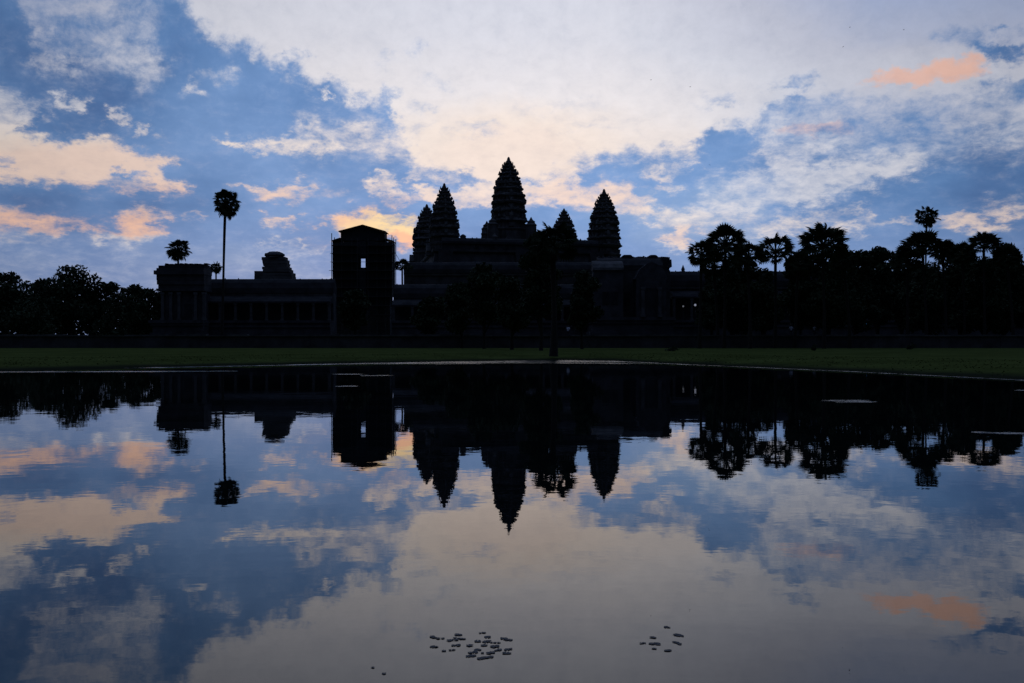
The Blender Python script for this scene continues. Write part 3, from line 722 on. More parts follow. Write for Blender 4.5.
m.build('window_frame', SHEET, t)
m = MB()                                            # sheeting hung on the scaffold, open at the window
for k in range(7):
    pa = 333.6 + k * 8.4; pb = pa + 8.4
    if 355 < pa < 366: continue
    ya = 241.5 + rng.uniform(0, 2); xa, xb = gx_(pa), gx_(pb)
    m.box(xa, -1.06, Z(300 + rng.uniform(-6, 14), d), xb, -1.02, Z(ya, d))
m.box(gx_(359.7), -1.06, Z(256.8, d), gx_(368), -1.02, Z(241.6, d)); m.box(gx_(359.7), -1.06, Z(300, d), gx_(368), -1.02, Z(269.5, d))
m.build('sheeting', SHEET, t)
for sx_ in (333.4, 392.3):
    m = MB(); xx = gx_(sx_); 
    for k in range(2): m.box(xx - .03, -.9 + k * 3.1, Z(297 + 6 * (k % 2), d), xx + .03, 1.9 + k * 3.1, Z(242, d))
    m.build('sheeting', SHEET, t)
m = MB()                                            # upper gabled room
gz = [(gx_(340.4), Z(240.4, d)), (gx_(340.4), Z(231.6, d)), (gx_(362.8), Z(226, d)), (gx_(384.4), Z(231.8, d)), (gx_(384.4), Z(240.4, d))]
m.prism_y(gz, .4, dep - .4); m.build('gable_room', SHEET, t)
m = MB()
for pa, ya, pb, yb in ((338.6, 231.7, 362.8, 225.3), (362.8, 225.3, 385.8, 231.9)):
    m.prism_y([(gx_(pa), Z(ya, d) - .02), (gx_(pb), Z(yb, d) - .02), (gx_(pb), Z(yb, d) + .14), (gx_(pa), Z(ya, d) + .14)], -.4, dep + .2)
m.build('ridge_roof', ROOFST, t)
for pa, ya, pb, yb in ((332.4, 241.4, 341, 238.6), (383.6, 238.8, 393.4, 241.4)):
    m = MB(); m.prism_y([(gx_(pa), Z(ya, d) - .05), (gx_(pb), Z(yb, d) - .05), (gx_(pb), Z(yb, d) + .12), (gx_(pa), Z(ya, d) + .12)], -1.2, dep + .3); m.build('lean_to_roof', ROOFST, t)
for k, pxx in enumerate((333.0, 343, 353, 358.6, 369, 378, 386.5, 392.8)):
    m = MB(); top = (234.0, 239, 239, 239, 239, 239, 239, 236.0)[k]; m.tube([(gx_(pxx), -1.5, 1.9), (gx_(pxx), -1.5, Z(top, d))], .10, 6); m.build('scaffold_pole', POLE, t)
for k, pxx in enumerate((333.0, 392.8)):
    for yy in (1.8, dep + .6):
        m = MB(); m.tube([(gx_(pxx), yy, 1.9), (gx_(pxx), yy, Z(236.5, d))], .10, 6); m.build('scaffold_pole', POLE, t)
for k, yy in enumerate((246, 254, 262.5, 271, 279.5, 288, 297, 306, 315)):
    m = MB(); a_, b_ = rng.uniform(.3, 2.6, 2); m.tube([(gx_(332.8 - a_), -1.62, Z(yy, d)), (gx_(393.2 + b_), -1.62, Z(yy, d))], .05, 6); m.build('scaffold_ledger', POLE, t)
    m = MB(); m.box(gx_(333.2), -2.1, Z(yy, d) - .13, gx_(357.5), -1.1, Z(yy, d) - .07); m.box(gx_(369), -2.1, Z(yy, d) - .13, gx_(394.2), -1.1, Z(yy, d) - .07); m.build('plank_deck', BARK, t)
m = MB(); m.tube([(gx_(394.6), -1.4, Z(251, d)), (gx_(402), -1.4, Z(264, d))], .05, 5); m.build('brace_pole', POLE, t)

# broken entrance building right of the towers
d = 187.; cx = X(634, d); t = thing('entrance_building', (cx, d, 0), 'ruined stone entrance building with a broken roofline, below the right-hand tower', 'ruin')
ex = lambda px: X(px, d) - cx
m = MB()
for z0_, z1_, o in ((1.7, 2.5, 1.5), (2.5, 3.1, 1.1), (3.1, 4.6, .7), (4.6, 5.2, 1.0), (5.2, 5.8, 1.3)): m.box(ex(593) - o, -6 - o, z0_, ex(667) + o * .2, 6, z1_)
m.build('podium', STONE, t)
m = MB(); m.box(ex(596), -3.5, 5.8, ex(667.2), 2, Z(271.5, d)); m.build('wall', STONE, t)
m = MB()
m.prism_x([(.6 + a, z) for a, z in vault(Z(257, d) - Z(271.6, d), 4.2, Z(271.6, d))], ex(597), ex(660.2))
m.box(ex(660.2), -2.6, Z(271.5, d), ex(667.6), 3.6, Z(258.6, d)); m.box(ex(659), -2.2, Z(262, d), ex(666.4), 3, Z(257.6, d)); m.box(ex(664), -2.9, Z(268.6, d), ex(669.2), 3.8, Z(261.0, d)); m.box(ex(665.0), -1.5, Z(258.6, d), ex(668.0), 1.5, Z(257.4, d))
for k in range(26):
    xx = ex(598 + k * 2.35); m.box(xx, -.3, Z(257.6, d), xx + rng.uniform(.2, .45), 1.4, Z(257.1, d) + rng.uniform(0, .14))
m.build('broken_roof', ROOFST, t, worn=.07)
for pa, pb, yt in ((621.8, 631.6, 255.2), (648.4, 656.4, 255.3)):
    m = MB(); m.loft([[(ex(pa + k) , -1, z), (ex(pb - k), -1, z), (ex(pb - k), 2, z), (ex(pa + k), 2, z)] for z, k in ((Z(259, d), 0), (Z(256.6, d), -.2), (Z(255.6, d), .8), (Z(yt, d), 2.0))]); m.build('roof_stump', ROOFST, t)
m = MB(); m.prism_x([(-6.5, Z(272.5, d)), (-6.4, Z(270, d)), (-5.4, Z(266, d)), (-3.6, Z(262.5, d)), (-3.4, Z(262.5, d)), (-3.4, Z(272.5, d))], ex(590), ex(620)); m.build('half_vault', STONE2, t)
m = MB(); m.box(ex(590.5), -6.2, 5.8, ex(619.6), -3.6, Z(272.5, d) - .003); m.build('side_wall', STONE, t)
m = MB()
m.prism_y([(ex(632), 5.8), (ex(632), Z(282, d)), (ex(630.5), Z(281, d)), (ex(635), Z(272, d)), (ex(642), Z(266.5, d)), (ex(646.5), Z(264.5, d)), (ex(651), Z(266.5, d)), (ex(658), Z(272, d)), (ex(662), Z(281, d)), (ex(660.5), Z(282, d)), (ex(660.5), 5.8)], -7.0, -3.503)
p = m.build('porch', STONE, t)
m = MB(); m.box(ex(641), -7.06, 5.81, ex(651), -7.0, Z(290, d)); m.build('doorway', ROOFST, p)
for pxx in (637.8, 654.0):
    m = MB(); xx = ex(pxx); m.box(xx - .3, -7.5, 5.8, xx + .3, -7.003, Z(289.6, d)); m.box(xx - .42, -7.6, 5.8, xx + .42, -7.003, 6.3); m.box(xx - .42, -7.6, Z(291.5, d), xx + .42, -7.003, Z(289, d)); m.build('pilaster', STONE2, p)
for pxx in (603, 611, 624):
    m = MB(); xx = ex(pxx); yy = -6.23 if pxx < 619 else -3.53
    m.box(xx - .7, yy - .03, 8.2, xx + .7, yy, 10.6)
    for q in range(5): m.cone(xx - .5 + q * .25, yy - .06, 8.22, 10.58, .07, .07, 6)
    m.build('window', ROOFST, t)
# small stone finial on the roof to its right
d = 191.; t = thing('roof_finial', (X(683, d), d, Z(271.2, d)), 'small pointed stone finial alone on the gallery roof beside the palms', 'finial')
m = MB(); m.loft([redent(w_, z_, 0, 0) for z_, w_ in ((-.1, .35), (.25, .3), (.35, .38), (.7, .22), (1.25, .04))]); m.build('spire', TOWST, t)

# ------------------------------------------------------------------ terrace in front of the galleries
t = thing('stone_terrace', (0, 132, 0), 'long low stone terrace wall with a pale coping along the back of the lawn', 'terrace')
m = MB()
for k in range(60):
    xa = -126 + k * 4.2; o = rng.normal(0, .03); m.box(xa, o, GZ - .2, xa + 4.19, 1.4, 2.0)
m.build('retaining_wall', STONE, t)
m = MB()
for k in range(90):
    xa = -126 + k * 2.8; o = rng.normal(0, .04); m.box(xa, -.2 + o, 2.003, xa + 2.8, 1.0 + o, (2.24 if rng.random() > .12 else 2.08) + rng.normal(0, .03))
m.build('coping', STONE2, t)
m = MB(); m.box(-126, 1.403, GZ - .2, 126, 62, 1.99); m.build('terrace_floor', STONE, t)

# ------------------------------------------------------------------ plants
def rand_dirs(n):
    v = rng.normal(0, 1, (n, 3)); return v / np.linalg.norm(v, axis=1)[:, None]
def leaf_cloud(lobes, n, size, flat=.5, seedgap=0.0):
    """many small leaf faces spread through a set of ellipsoids (cx,cy,cz,rx,ry,rz)"""
    lob = np.array(lobes, float); vol = (lob[:, 3] * lob[:, 5]) ; k = rng.choice(len(lob), n, p=vol / vol.sum())
    u = rand_dirs(n) * (rng.uniform(0.12, 1, n) ** (1 / 2.2))[:, None]
    c = lob[k, :3] + u * lob[k, 3:6]
    a = rand_dirs(n); b = np.cross(a, rand_dirs(n)); b /= np.linalg.norm(b, axis=1)[:, None] + 1e-9
    s = size * rng.uniform(.55, 1.35, n)[:, None]
    v = np.stack([c - a * s, c - b * s * flat, c + a * s, c + b * s * flat], 1).reshape(-1, 3)
    f = np.arange(n * 4).reshape(-1, 4)
    return v, f
def lobes_round(r, h, cnt, spread=.75, base=0.0):
    out = []
    for i in range(cnt):
        a = rng.uniform(0, 2 * pi); q = sqrt(rng.random()) * spread
        zz = base + h * rng.uniform(.15, 1.0); taper = sqrt(max(.12, 1 - (abs(zz - base - h * .5) / (h * .62)) ** 2))
        rr = r * rng.uniform(.22, .42)
        out.append((cos(a) * r * q * taper, sin(a) * r * q * taper, zz - rr * .6, rr, rr, rr * rng.uniform(.6, .9)))
    return out
def tree(px, d, y_top, r_px, y_low, label, n=2600, name='tree', cat='tree', group='broad-leaved trees round the temple', gz=None, cnt=22, size=None, m=LEAF, stretch=1.0):
    gz = GZ if gz is None else gz
    t = thing(name, (X(px, d), d, gz), label, cat, group, rng.uniform(0, 6))
    r = r_px / F * d; zt = Z(y_top, d) - gz; zl = Z(y_low, d) - gz; h = zt - zl
    lob = lobes_round(r, h, cnt, .78, zl)
    lob.append((0, 0, zt - r * .30, r * .38, r * .38, r * .30))
    lob.append((0, 0, zl + h * .45, r * .6, r * .6, h * .4))
    size = size or max(.16, .0021 * d); n = int(n * 1.5)
    v, f = leaf_cloud(lob, n, size)
    quick('crown', v, f, m, t)
    mb = MB(); mb.tube([(0, 0, -.15), (.05, 0, zl * .5), (0, .1, zl + h * .25)], [max(.16, r * .09), max(.12, r * .065), max(.09, r * .04)], 8)
    for k in range(6):
        l = lob[k]; s0 = (0, 0.05, zl * rng.uniform(.55, 1.0)); mid = (l[0] * .45, l[1] * .45, (s0[2] + l[2]) / 2 + .2)
        mb.tube([s0, mid, (l[0], l[1], l[2])], [max(.07, r * .04), max(.05, r * .028), .03], 6)
    mb.build('trunk', BARK, t)
    return t

def fan_leaf(R, seg=15, span=radians(215)):
    v, f = [(0, 0, 0)], []
    for i in range(seg):
        a0 = -span / 2 + span * i / seg; a1 = a0 + span / seg; am = (a0 + a1) / 2
        rl = R * (1 - .16 * abs(am / (span / 2)) ** 2) * rng.uniform(.9, 1.04)
        rs = rl * .66
        o = len(v)
        v += [(cos(a0) * rs, sin(a0) * rs, .035 * R), (cos(am) * rl, sin(am) * rl, -.16 * R * rng.uniform(.6, 1.5)), (cos(a1) * rs, sin(a1) * rs, .035 * R), (cos(am) * rs * .98, sin(am) * rs * .98, -.03 * R)]
        f += [(0, o, o + 3), (0, o + 3, o + 2), (o, o + 1, o + 3), (o + 3, o + 1, o + 2)]
    return np.array(v), f
def palm_crown(R, nl, lo=-.75, hi=1.0, leafk=.46, droop=.0):
    V, Fc = [], []
    off = 0; g = pi * (3 - sqrt(5))
    for i in range(nl):
        sz = lo + (hi - lo) * (i + .5) / nl; sz += rng.normal(0, .05); sz = max(-.95, min(.99, sz))
        th = i * g + rng.normal(0, .18); cr = sqrt(1 - sz * sz)
        dr = np.array((cr * cos(th), cr * sin(th), sz))
        Rl = R * leafk * rng.uniform(.85, 1.1); pl = R * (1.04 - leafk) * (rng.uniform(.45, 1.0) if lo < -.75 and nl > 45 else rng.uniform(.9, 1.06))
        v, f = fan_leaf(Rl)
        up = np.array((0, 0, 1.)) if abs(sz) < .95 else np.array((1., 0, 0))
        sd_ = np.cross(up, dr); sd_ /= np.linalg.norm(sd_); nm = np.cross(dr, sd_)
        tw = rng.normal(0, .5); s2 = sd_ * cos(tw) + nm * sin(tw); n2 = -sd_ * sin(tw) + nm * cos(tw)
        ax = dr + np.array((0, 0, -droop - rng.uniform(0, .35))); ax /= np.linalg.norm(ax)
        s2 = s2 - ax * s2.dot(ax); s2 /= np.linalg.norm(s2); n2 = np.cross(ax, s2)
        hub = dr * pl
        w = hub + v[:, :1] * ax + v[:, 1:2] * s2 + v[:, 2:3] * n2
        V.append(w); Fc += [tuple(q + off for q in fc) for fc in f]; off += len(w)
        pw = .02 * R + .015                                    # leaf stalk: a three-sided blade
        st = np.array([s2 * pw, -s2 * pw, n2 * pw]); 
        q = np.concatenate([st + dr * R * .04, st * .7 + hub]); V.append(q)
        Fc += [tuple(k + off for k in fc) for fc in ((0, 1, 4, 3), (1, 2, 5, 4), (2, 0, 3, 5))]; off += 6
    return np.concatenate(V), Fc
def palm(px, d, yc, r_px, label, nl=40, trunk=.20, lean=0.0, px_base=None, lo=-.75, leafk=.46, squash=1.0, gz=None, group='sugar palms', droop=.0):
    gz = GZ if gz is None else gz
    xb = X(px if px_base is None else px_base, d); xc_, zc_ = X(px, d), Z(yc, d)
    t = thing('palm_tree', (xb, d, gz), label, 'palm tree', group)
    R = r_px / F * d; H = zc_ - gz; dx_ = xc_ - xb
    v, f = palm_crown(R, nl, lo, 1.0, leafk, droop); v = v * np.array((1, 1, squash))
    a = rng.uniform(0, 6); ca, sa = cos(a), sin(a); v = np.stack([v[:, 0]*ca - v[:, 1]*sa, v[:, 0]*sa + v[:, 1]*ca, v[:, 2]], 1) + np.array((dx_, 0, H))
    quick('crown', v, f, LEAFP, t)
    mb = MB(); P, Rr = [], []
    for k in range(13):
        u = k / 12; P.append((dx_ * u ** 1.4 + .06 * sin(5 * u), .05 * sin(4 * u), -.15 + (H + .15) * u)); Rr.append(trunk * (1.35 - .55 * min(1, u * 3) if u < .33 else .8 + .08 * sin(9 * u)))
    mb.tube(P, Rr, 10); mb.build('trunk', BARK, t)
    return t

# sugar palms on the left
palm(226, 168, 203.3, 16.4, 'tallest sugar palm, slender trunk rising above the long gallery', 84, .27, px_base=221.5, lo=-.97, leafk=.34, squash=1.12)
palm(178.5, 216, 249.5, 14.2, 'round palm crown showing just above the corner pavilion', 70, .26, lo=-.93, leafk=.36)
palm(216.3, 262, 268, 7.6, 'smallest far palm beside the tall trunk, just above the gallery roof', 50, .24, lo=-.9, leafk=.42)
palm(402.5, 222, 268.5, 11.5, 'low palm in the gap between the scaffolded tower and the left-hand towers', 34, .25, lo=-.2, leafk=.42, squash=.9)
# palm at the water's edge
palm(553.5, 72.6, 246, 27, 'palm on the near bank whose thick dark trunk stands at the water', 44, .255, lo=-.65, leafk=.44)
# palms on the right
RP = [(702, 126, 254, 15, 'small leaning palm at the left edge of the right-hand palm grove', -.7, .46, 34),
      (726, 128, 246, 22, 'broad fan palm, second from the left in the right-hand grove', -.45, .44, 44),
      (748, 124, 257, 16, 'fan palm tucked low beside the second palm of the right-hand grove', -.7, .46, 36),
      (776, 127, 253, 20, 'open-crowned fan palm with sky showing through, in the middle of the grove', -.5, .40, 34),
      (799, 131, 264, 14, 'short palm between the middle palm and the tall palm of the grove', -.7, .46, 34),
      (823, 122, 247, 25, 'tall broad fan palm with the highest crown of the right-hand grove', -.35, .42, 46),
      (844, 126, 264, 14, 'small palm leaning out right of the highest crown of the grove', -.6, .46, 32),
      (714, 133, 266, 15, 'low palm under the left end of the right-hand grove', -.8, .46, 34),
      (926.8, 196, 217, 12.6, 'tall palm with a round crown standing above all the trees at the right', -.95, .36, 42),
      (923, 134, 255, 25, 'spreading palm directly below the tall round palm', .1, .40, 30),
      (908, 136, 262, 16, 'low palm left of the spreading palm', -.5, .44, 32),
      (943, 134, 252, 14, 'short palm right of the spreading palm', -.5, .44, 30),
      (984, 140, 248, 17, 'palm with a wide flat crown between dark trees near the right edge', -.2, .44, 40),
      (963, 142, 256, 14, 'low palm left of the wide flat crown near the right edge', -.5, .46, 32),
      (1007, 138, 258, 13, 'small palm just inside the right edge', -.6, .46, 32)]
for (px, d, yc, r, lb, lo, lk, nl) in RP:
    palm(px, d, yc, r * 1.1, lb, int(nl * 1.35), .22, rng.normal(0, .2), px + rng.normal(0, 3), lo, lk, .95)

# broad-leaved trees
TR = [(-14, 228, 266.5, 36, 325, 'dark round tree cut by the left edge of the picture', 30, 3200),
      (12, 222, 271, 24, 326, 'dark tree just inside the left edge', 20, 2200),
      (70, 226, 265, 34, 330, 'largest broad tree of the left-hand row, with the highest crown', 30, 3600),
      (42, 235, 278, 24, 330, 'low tree between the left edge and the largest tree', 18, 1900),
      (103, 230, 282, 22, 330, 'lower tree right of the largest tree of the left-hand row', 18, 2000),
      (136, 240, 284, 18, 332, 'small flat-topped tree next to the corner pavilion', 18, 1900),
      (120, 214, 291, 30, 346, 'low dark tree before the small flat-topped tree', 16, 1700),
      (30, 212, 291, 36, 346, 'low dark tree below the left edge group', 18, 2000),
      (152, 216, 289, 18, 345, 'narrow dark tree against the left side of the corner pavilion', 22, 2600),
      (484, 120, 262, 19, 330, 'leafy tree in front of the tallest tower, left of the bank palm', 24, 3200),
      (512, 110, 276, 20, 332, 'low leafy tree just left of the bank palm', 22, 2800),
      (462, 128, 282, 20, 330, 'low leafy tree in front of the left pair of towers', 20, 2600),
      (582, 116, 270, 17, 330, 'leafy tree right of the bank palm, in front of the right-hand tower', 20, 2600),
      (541, 100, 231, 22, 325, 'leafy tree crown behind the bank palm', 30, 4200),
      (430, 136, 296, 18, 330, 'low tree in front of the gallery, left of the towers', 16, 1900),
      (355, 150, 290, 19, 328, 'low tree before the foot of the scaffolded tower', 18, 2200),
      (878, 160, 248, 22, 322, 'dark tree with a lumpy top, in the dip between the palm groups', 24, 3600),
      (902, 165, 252, 18, 322, 'dark narrow tree left of the spreading palm', 20, 2800),
      (855, 150, 250, 20, 325, 'tree behind the right end of the palm grove', 22, 3200),
      (960, 158, 244, 24, 322, 'broad dark tree right of the spreading palm', 28, 4200),
      (1004, 152, 242, 24, 322, 'broad dark tree behind the small palm at the right edge', 28, 4200),
      (1040, 150, 240, 30, 324, 'big dark tree cut by the right edge of the picture', 30, 4600),
      (930, 146, 261, 24, 325, 'tree filling the space below the spreading palm', 28, 4000),
      (764, 140, 268, 20, 326, 'low dark tree behind the open-crowned palm', 22, 3000),
      (829, 141, 250, 25, 326, 'dark tree filling the space under the highest palm of the grove', 28, 4200),
      (800, 143, 256, 17, 326, 'dark tree between the open-crowned palm and the highest palm', 20, 2800),
      (733, 141, 254, 22, 326, 'dark tree filling the space under the second palm of the grove', 26, 3800),
      (712, 145, 270, 15, 326, 'low dark tree under the leaning palm', 18, 2200),
      (984, 146, 258, 24, 325, 'low tree under the wide flat palm crown', 24, 3400)]
for (px, d, yt, r, yl, lb, cnt, nn_) in TR:
    if px > 700: r, yl, nn_ = r * 1.3, yl + 8, int(nn_ * 1.5)
    elif 400 < px < 600: r, nn_ = r * 1.2, int(nn_ * 1.2)
    tree(px, d, yt, r, yl, lb, nn_, cnt=cnt)

# low clumps on the lawn
def clump(px, d, w_px, h_px, label, n=260):
    t = thing('shrub', (X(px, d), d, GZ), label, 'shrub', 'low clumps on the lawn')
    w, h = w_px / F * d / 2, h_px / F * d
    lob = [(rng.uniform(-.6, .6) * w, rng.uniform(-.4, .4) * w, h * rng.uniform(.2, .5), w * .4, w * .35, h * .35) for _ in range(7)] + [(0, 0, h * .62, w * .35, w * .35, h * .38)]
    v, f = leaf_cloud(lob, n, .09); quick('foliage', v, f, LEAF, t)
    mb = MB()
    for k in range(6): a = rng.uniform(0, 6); mb.tube([(.05 * cos(a), .05 * sin(a), -.05), (.3 * w * cos(a), .3 * w * sin(a), h * .6)], [.02, .008], 5)
    mb.build('stem', BARK, t)
clump(815, 100, 10, 7, 'dark pointed clump on the right-hand lawn below the palm grove')
clump(911.5, 112, 12, 7, 'dark clump furthest right on the lawn')
clump(673, 96, 20, 5, 'wide flat clump on the lawn below the entrance building', 300)

# far woods closing the view
m_n = 34000
xs = rng.uniform(-420, 420, m_n); top = 17 + 4.5 * np.sin(xs * .05) + 3 * np.sin(xs * .13 + 1) + 2 * np.sin(xs * .31)
zz = GZ + top * rng.uniform(0, 1, m_n) ** .8; yy = 430 + rng.uniform(-16, 16, m_n) + xs * xs * .0003
c = np.stack([xs, yy, zz], 1); a = rand_dirs(m_n); b = np.cross(a, rand_dirs(m_n)); b /= np.linalg.norm(b, axis=1)[:, None]
s = rng.uniform(.9, 2.2, m_n)[:, None]
o = quick('distant_woods', np.stack([c - a*s, c - b*s*.6, c + a*s, c + b*s*.6], 1).reshape(-1, 3), np.arange(m_n * 4).reshape(-1, 4), LEAFD)
tag(o, kind='stuff')

# grass along the bank
gn = 6000
ti = rng.uniform(0, 2 * pi, gn); off = rng.uniform(.5, 14, gn) ** 1.0
idx = (ti / (2 * pi) * len(ang)).astype(int) % len(ang)
rr = SR[idx] + jit[idx] + off
gxp, gyp = SC[0] + np.cos(ti) * rr, SC[1] + np.sin(ti) * rr
keep = (gyp > 24); gxp, gyp, off = gxp[keep], gyp[keep], off[keep]; gn = len(gxp)
oz = np.interp(off, [q[0] for q in rings], [q[1] for q in rings])
hgt = rng.uniform(.02, .06, gn) * np.clip(off / 1.5, .4, 1); an = rng.uniform(0, 2*pi, gn)
verts, faces = [], []
for q in range(2):
    an2 = an + q * 1.5; w_ = .05
    p0 = np.stack([gxp - np.cos(an2)*w_, gyp - np.sin(an2)*w_, oz - .02], 1); p1 = np.stack([gxp + np.cos(an2)*w_, gyp + np.sin(an2)*w_, oz - .02], 1)
    p2 = np.stack([gxp + rng.normal(0, .05, gn), gyp + rng.normal(0, .05, gn), oz + hgt], 1)
    verts.append(np.stack([p0, p1, p2], 1).reshape(-1, 3))
verts = np.concatenate(verts)
GR = mat('grass_blade', (.11, .135, .036), .9, .35, .3, .0)
o = quick('grass', verts, np.arange(len(verts)).reshape(-1, 3), GR); tag(o, kind='stuff')

# ------------------------------------------------------------------ people on the terrace
SKIN = mat('skin', (.22, .14, .10), .6, .1, 3); TROUS = mat('dark_cloth', (.03, .03, .035), .85, .3, 4)
SHIRT = mat('pale_cloth', (.72, .72, .74), .85, .1, 5); HAIR = mat('dark_hair', (.02, .016, .014), .6, .2, 8)
def person_meshes():
    J = {'pel': (0, 0, .92, .13), 'spi': (0, .01, 1.12, .12), 'che': (0, .01, 1.30, .14), 'nek': (0, 0, 1.44, .055), 'hed': (0, -.01, 1.54, .085), 'top': (0, 0, 1.63, .07)}
    E = [('pel', 'spi'), ('spi', 'che'), ('che', 'nek'), ('nek', 'hed'), ('hed', 'top')]
    for s, nm in ((-1, 'l'), (1, 'r')):
        J['sh' + nm] = (s * .17, .0, 1.36, .062); J['el' + nm] = (s * .23, .02, 1.10, .045); J['wr' + nm] = (s * .21, -.08, .90, .032); J['ha' + nm] = (s * .20, -.11, .81, .03)
        J['hi' + nm] = (s * .09, 0, .86, .095); J['kn' + nm] = (s * .11, -.01, .48, .062); J['an' + nm] = (s * .11, .02, .09, .04); J['to' + nm] = (s * .12, -.13, .04, .035)
        E += [('che', 'sh' + nm), ('sh' + nm, 'el' + nm), ('el' + nm, 'wr' + nm), ('wr' + nm, 'ha' + nm), ('pel', 'hi' + nm), ('hi' + nm, 'kn' + nm), ('kn' + nm, 'an' + nm), ('an' + nm, 'to' + nm)]
    bm = bmesh.new(); lay = bm.verts.layers.skin.verify(); V = {}
    for k, (x, y, z, r) in J.items():
        v = bm.verts.new((x, y, z)); v[lay].radius = (r, r * .8); V[k] = v
    V['pel'][lay].use_root = True
    for a, b in E: bm.edges.new((V[a], V[b]))
    me = bpy.data.meshes.new('person'); bm.to_mesh(me); bm.free()
    return me
pm = person_meshes(); pm.materials.append(TROUS)
def shirt_mesh(parent):
    m = MB()
    def ring(z, rx, ry, n=14): return [(rx * cos(2*pi*k/n), .01 + ry * sin(2*pi*k/n), z) for k in range(n)]
    m.loft([ring(.86, .17, .13), ring(1.0, .165, .13), ring(1.15, .165, .135), ring(1.3, .20, .145), ring(1.40, .19, .12), ring(1.45, .085, .08)])
    for s in (-1, 1): m.tube([(s * .15, 0, 1.38), (s * .20, .01, 1.26), (s * .235, .02, 1.10)], [.085, .08, .07], 8)
    return m.build('shirt', SHIRT, parent, True)
def hair_mesh(parent):
    m = MB(); m.loft([[(r * cos(2*pi*k/12), .02 + r * sin(2*pi*k/12), z) for k in range(12)] for z, r in ((1.53, .075), (1.58, .098), (1.64, .098), (1.69, .07), (1.71, .02))]); return m.build('hair', HAIR, parent, True)
def head_mesh(parent):
    m = MB(); m.loft([[(rx * cos(2*pi*k/12), -.015 + ry * sin(2*pi*k/12), z) for k in range(12)] for z, rx, ry in ((1.44, .04, .045), (1.47, .055, .07), (1.52, .07, .088), (1.57, .076, .095), (1.62, .07, .088), (1.665, .03, .04))])
    return m.build('face', SKIN, parent, True)
PEOPLE = [(555.2, 138, 0.2, 'person in a pale top standing on the terrace above the bank palm trunk'),
          (568.2, 147, -.4, 'person in a pale top on the terrace, right of the bank palm trunk'),
          (741, 168, .5, 'person in a pale top before the gallery at the left of the right-hand grove'),
          (791, 139, 2.8, 'person in a pale top on the terrace under the palm grove'),
          (814.5, 139, .3, 'person in a pale top on the terrace above the pointed clump')]
for k, (px, d, rz, lb) in enumerate(PEOPLE):
    o = bpy.data.objects.new('person', pm); COL.objects.link(o); o.location = (X(px, d), d, 1.99); o.rotation_euler = (0, 0, rz)
    sk = o.modifiers.new('Skin', 'SKIN'); sk.use_smooth_shade = True; ss = o.modifiers.new('Subsurf', 'SUBSURF'); ss.levels = 1; ss.render_levels = 1
    tag(o, lb, 'person', 'people on the terrace')
    if k == 0: kids = [shirt_mesh(o), head_mesh(o), hair_mesh(o)]
    else:
        for c_ in kids: copy_part(c_, o)

# ------------------------------------------------------------------ small glowing specks by the gallery, shaped as bulbs on added posts
WL = emit('speck_white', (.75, .8, 1.0), .26); BL = emit('speck_blue', (.16, .26, .80), .9); BL2 = emit('speck_blue_dim', (.05, .20, .5), .3); DW = emit('speck_dim', (.7, .72, .8), .13)
def speck(px, y, d, r, m, label, gz=1.99, hang=0.0):
    zt = Z(y, d); t = thing('speck', (X(px, d), d, gz), label, 'speck', 'small bright specks before the gallery')
    h = zt - gz
    p = MB(); p.tube([(0, .12, -.02), (0, .12, h + .16)], .035, 6); p.tube([(0, .12, h + .15), (0, 0, h + .17)], .025, 5); p.build('post', POLE, t)
    p = MB(); p.cone(0, 0, h + r * .9, h + r * 1.35, r * 1.3, r * .3, 8); p.build('speck_cap', POLE, t)
    p = MB(); p.loft([[(r * k * cos(2*pi*q/8), r * k * sin(2*pi*q/8), h + z * r) for q in range(8)] for z, k in ((-1 - hang, .2), (-.7 - hang, .7), (0, 1), (.6, .8), (.95, .3))]); p.build('glowing_core', m, t)
speck(683.2, 306.3, 180, .17, DW, 'faint white lamp furthest left before the right-hand gallery')
speck(695.2, 305.0, 180, .22, WL, 'brightest white lamp, left of the palm grove')
speck(702.6, 312.0, 178, .17, DW, 'faint white lamp set lowest, under the left palms')
speck(706.0, 305.8, 180, .20, BL2, 'dim bluish lamp right of the brightest white lamp')
speck(776.2, 303.2, 176, .20, BL, 'bright blue lamp under the middle of the palm grove', hang=3.0)
speck(867.8, 323.6, 150, .24, BL2, 'dim blue lamp low down at the right')

# ------------------------------------------------------------------ birds
BIRD = mat('dark_feathers', (.03, .03, .035), .7, .2, 10)
m = MB()
m.loft([[(r * cos(2*pi*k/8), y, r * sin(2*pi*k/8)) for k in range(8)] for y, r in ((-.16, .005), (-.13, .025), (-.09, .03), (-.02, .045), (.08, .035), (.16, .015), (.24, .02))])
for s in (-1, 1):
    m.add([(s*.03, -.06, .02), (s*.17, -.07, .09), (s*.36, .03, .05), (s*.17, .04, .08), (s*.03, .06, .02), (s*.03, -.06, .0), (s*.17, -.07, .075), (s*.17, .04, .065), (s*.03, .06, .0)],
          [(0,1,3,4), (1,2,3), (5,6,7,8), (6,2,7), (0,5,6,1), (4,8,7,3), (1,6,2), (3,7,2)])
bird0 = m.build('bird', BIRD)
BD = [(849.8, 27.4, 170, .4, 'highest tiny bird in the upper right sky'), (903.7, 30, 175, 1.1, 'tiny bird furthest right, above the pink cloud'), (843, 47, 210, 2.1, 'tiny bird lowest of the three left of the pink cloud'),
      (651, 80, 185, .9, 'tiny bird in the pale sky right above the right-hand tower'), (690, 87, 180, 2.4, 'tiny bird to the right of the pale sky above the towers'), (709.5, 165, 180, .2, 'lowest tiny bird, against the blue gap above the palm grove')]
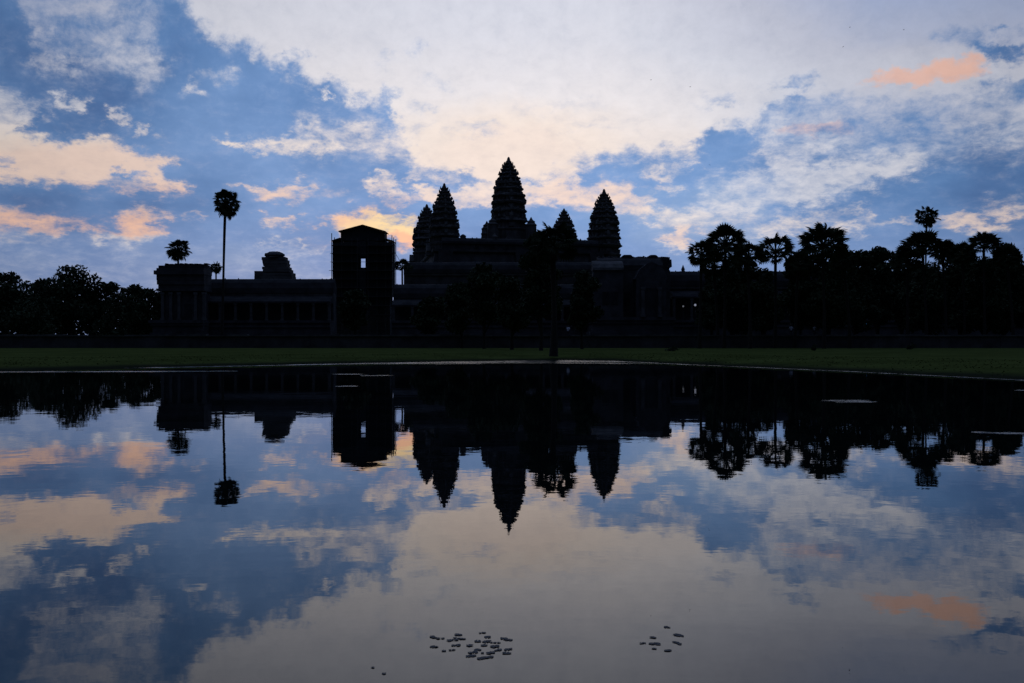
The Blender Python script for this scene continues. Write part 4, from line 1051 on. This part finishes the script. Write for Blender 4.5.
for k, (px, y, d, rz, lb) in enumerate(BD):
    o = bird0 if k == 0 else bird0.copy()
    if k: COL.objects.link(o)
    o.location = (X(px, d), d, Z(y, d)); o.rotation_euler = (.1, .3 * (k % 3 - 1), rz); o.scale = (.8,) * 3
    tag(o, lb, 'bird', 'birds in the sky')

# ------------------------------------------------------------------ leaves floating near the camera
def pad_mesh(seed):
    r = np.random.default_rng(seed); n = 14; v, f = [], []
    rad = .0175 * (1 + .10 * r.normal(0, 1, n)); ell = r.uniform(.6, 1.0); cur = r.uniform(-.0005, .0025)
    for z in (.0010, .0004):
        v.append((0, 0, z))
        for k in range(n):
            a = .25 + (2 * pi - .5) * k / (n - 1); v.append((cos(a) * rad[k], sin(a) * rad[k] * ell, z + (cur if k % 5 == 0 else .001)))
    for k in range(1, n): f += [(0, k, k + 1), (n + 1, n + 2 + k, n + 1 + k), (k, n + 1 + k, n + 2 + k, k + 1)]
    f += [(0, n + 1, n + 2, 1), (0, n, 2 * n + 1, n + 1)]
    me = bpy.data.meshes.new('floating_leaf'); me.from_pydata(v, [], f); me.materials.append(PAD); me.update(); return me
PM = [pad_mesh(k) for k in range(6)]
P1 = [(104,87),(111,90),(122,92),(137,92),(158,99),(166,97),(175,91),(183,80),(192,81),(188,92),(196,93),(206,94),(180,97),(170,115),(184,114),(104,119),(116,119),(140,132),(161,130),(172,129),(222,115),(248,101),
      (256,75),(268,74),(280,88),(275,103),(284,101),(292,105),(304,106),(316,106),(270,114),(299,118),(309,117),(326,91),(334,93),(344,96),(354,97),(318,128),(342,128),(353,126),(340,139),(348,140),(248,129),(240,136),(224,138),(218,150),(229,148),(238,147),(264,139),(284,139),(296,137),(255,157),(267,154),(279,153),(291,151),(307,131)]
P2 = [(852,56),(860,57),(882,80),(890,82),(900,84),(809,89),(772,108),(781,107),(806,109),(815,108),(824,110),(878,104),(887,106),(895,110),(857,131),(863,130),(813,125)]
def pads(pts, lab, grp, org=(400, 610), k=3.2):
    for (zx, zy) in pts:
        px, y = org[0] + zx / k, org[1] + zy / k
        d = EYE * F / (y - HOR)
        o = bpy.data.objects.new('floating_leaf', random.choice(PM)); COL.objects.link(o)
        s = random.uniform(.5, 1.1); o.scale = (s, s, 1); o.location = (X(px, d), d, .001); o.rotation_euler = (random.uniform(-.04, .04), random.uniform(-.04, .04), random.uniform(0, 6.28))
        tag(o, lab, 'leaf', grp)
pads(P1, 'small dark leaf floating in the larger cluster near the bottom of the pond', 'floating leaves of the larger cluster')
pads(P2, 'small dark leaf floating in the smaller cluster, right of the larger one', 'floating leaves of the smaller cluster')
pads([(372.6, 668)], 'upper one of the two lone floating leaves left of the larger cluster', 'lone floating leaves', (0, 0), 1)
pads([(384, 674)], 'lower one of the two lone floating leaves left of the larger cluster', 'lone floating leaves', (0, 0), 1)
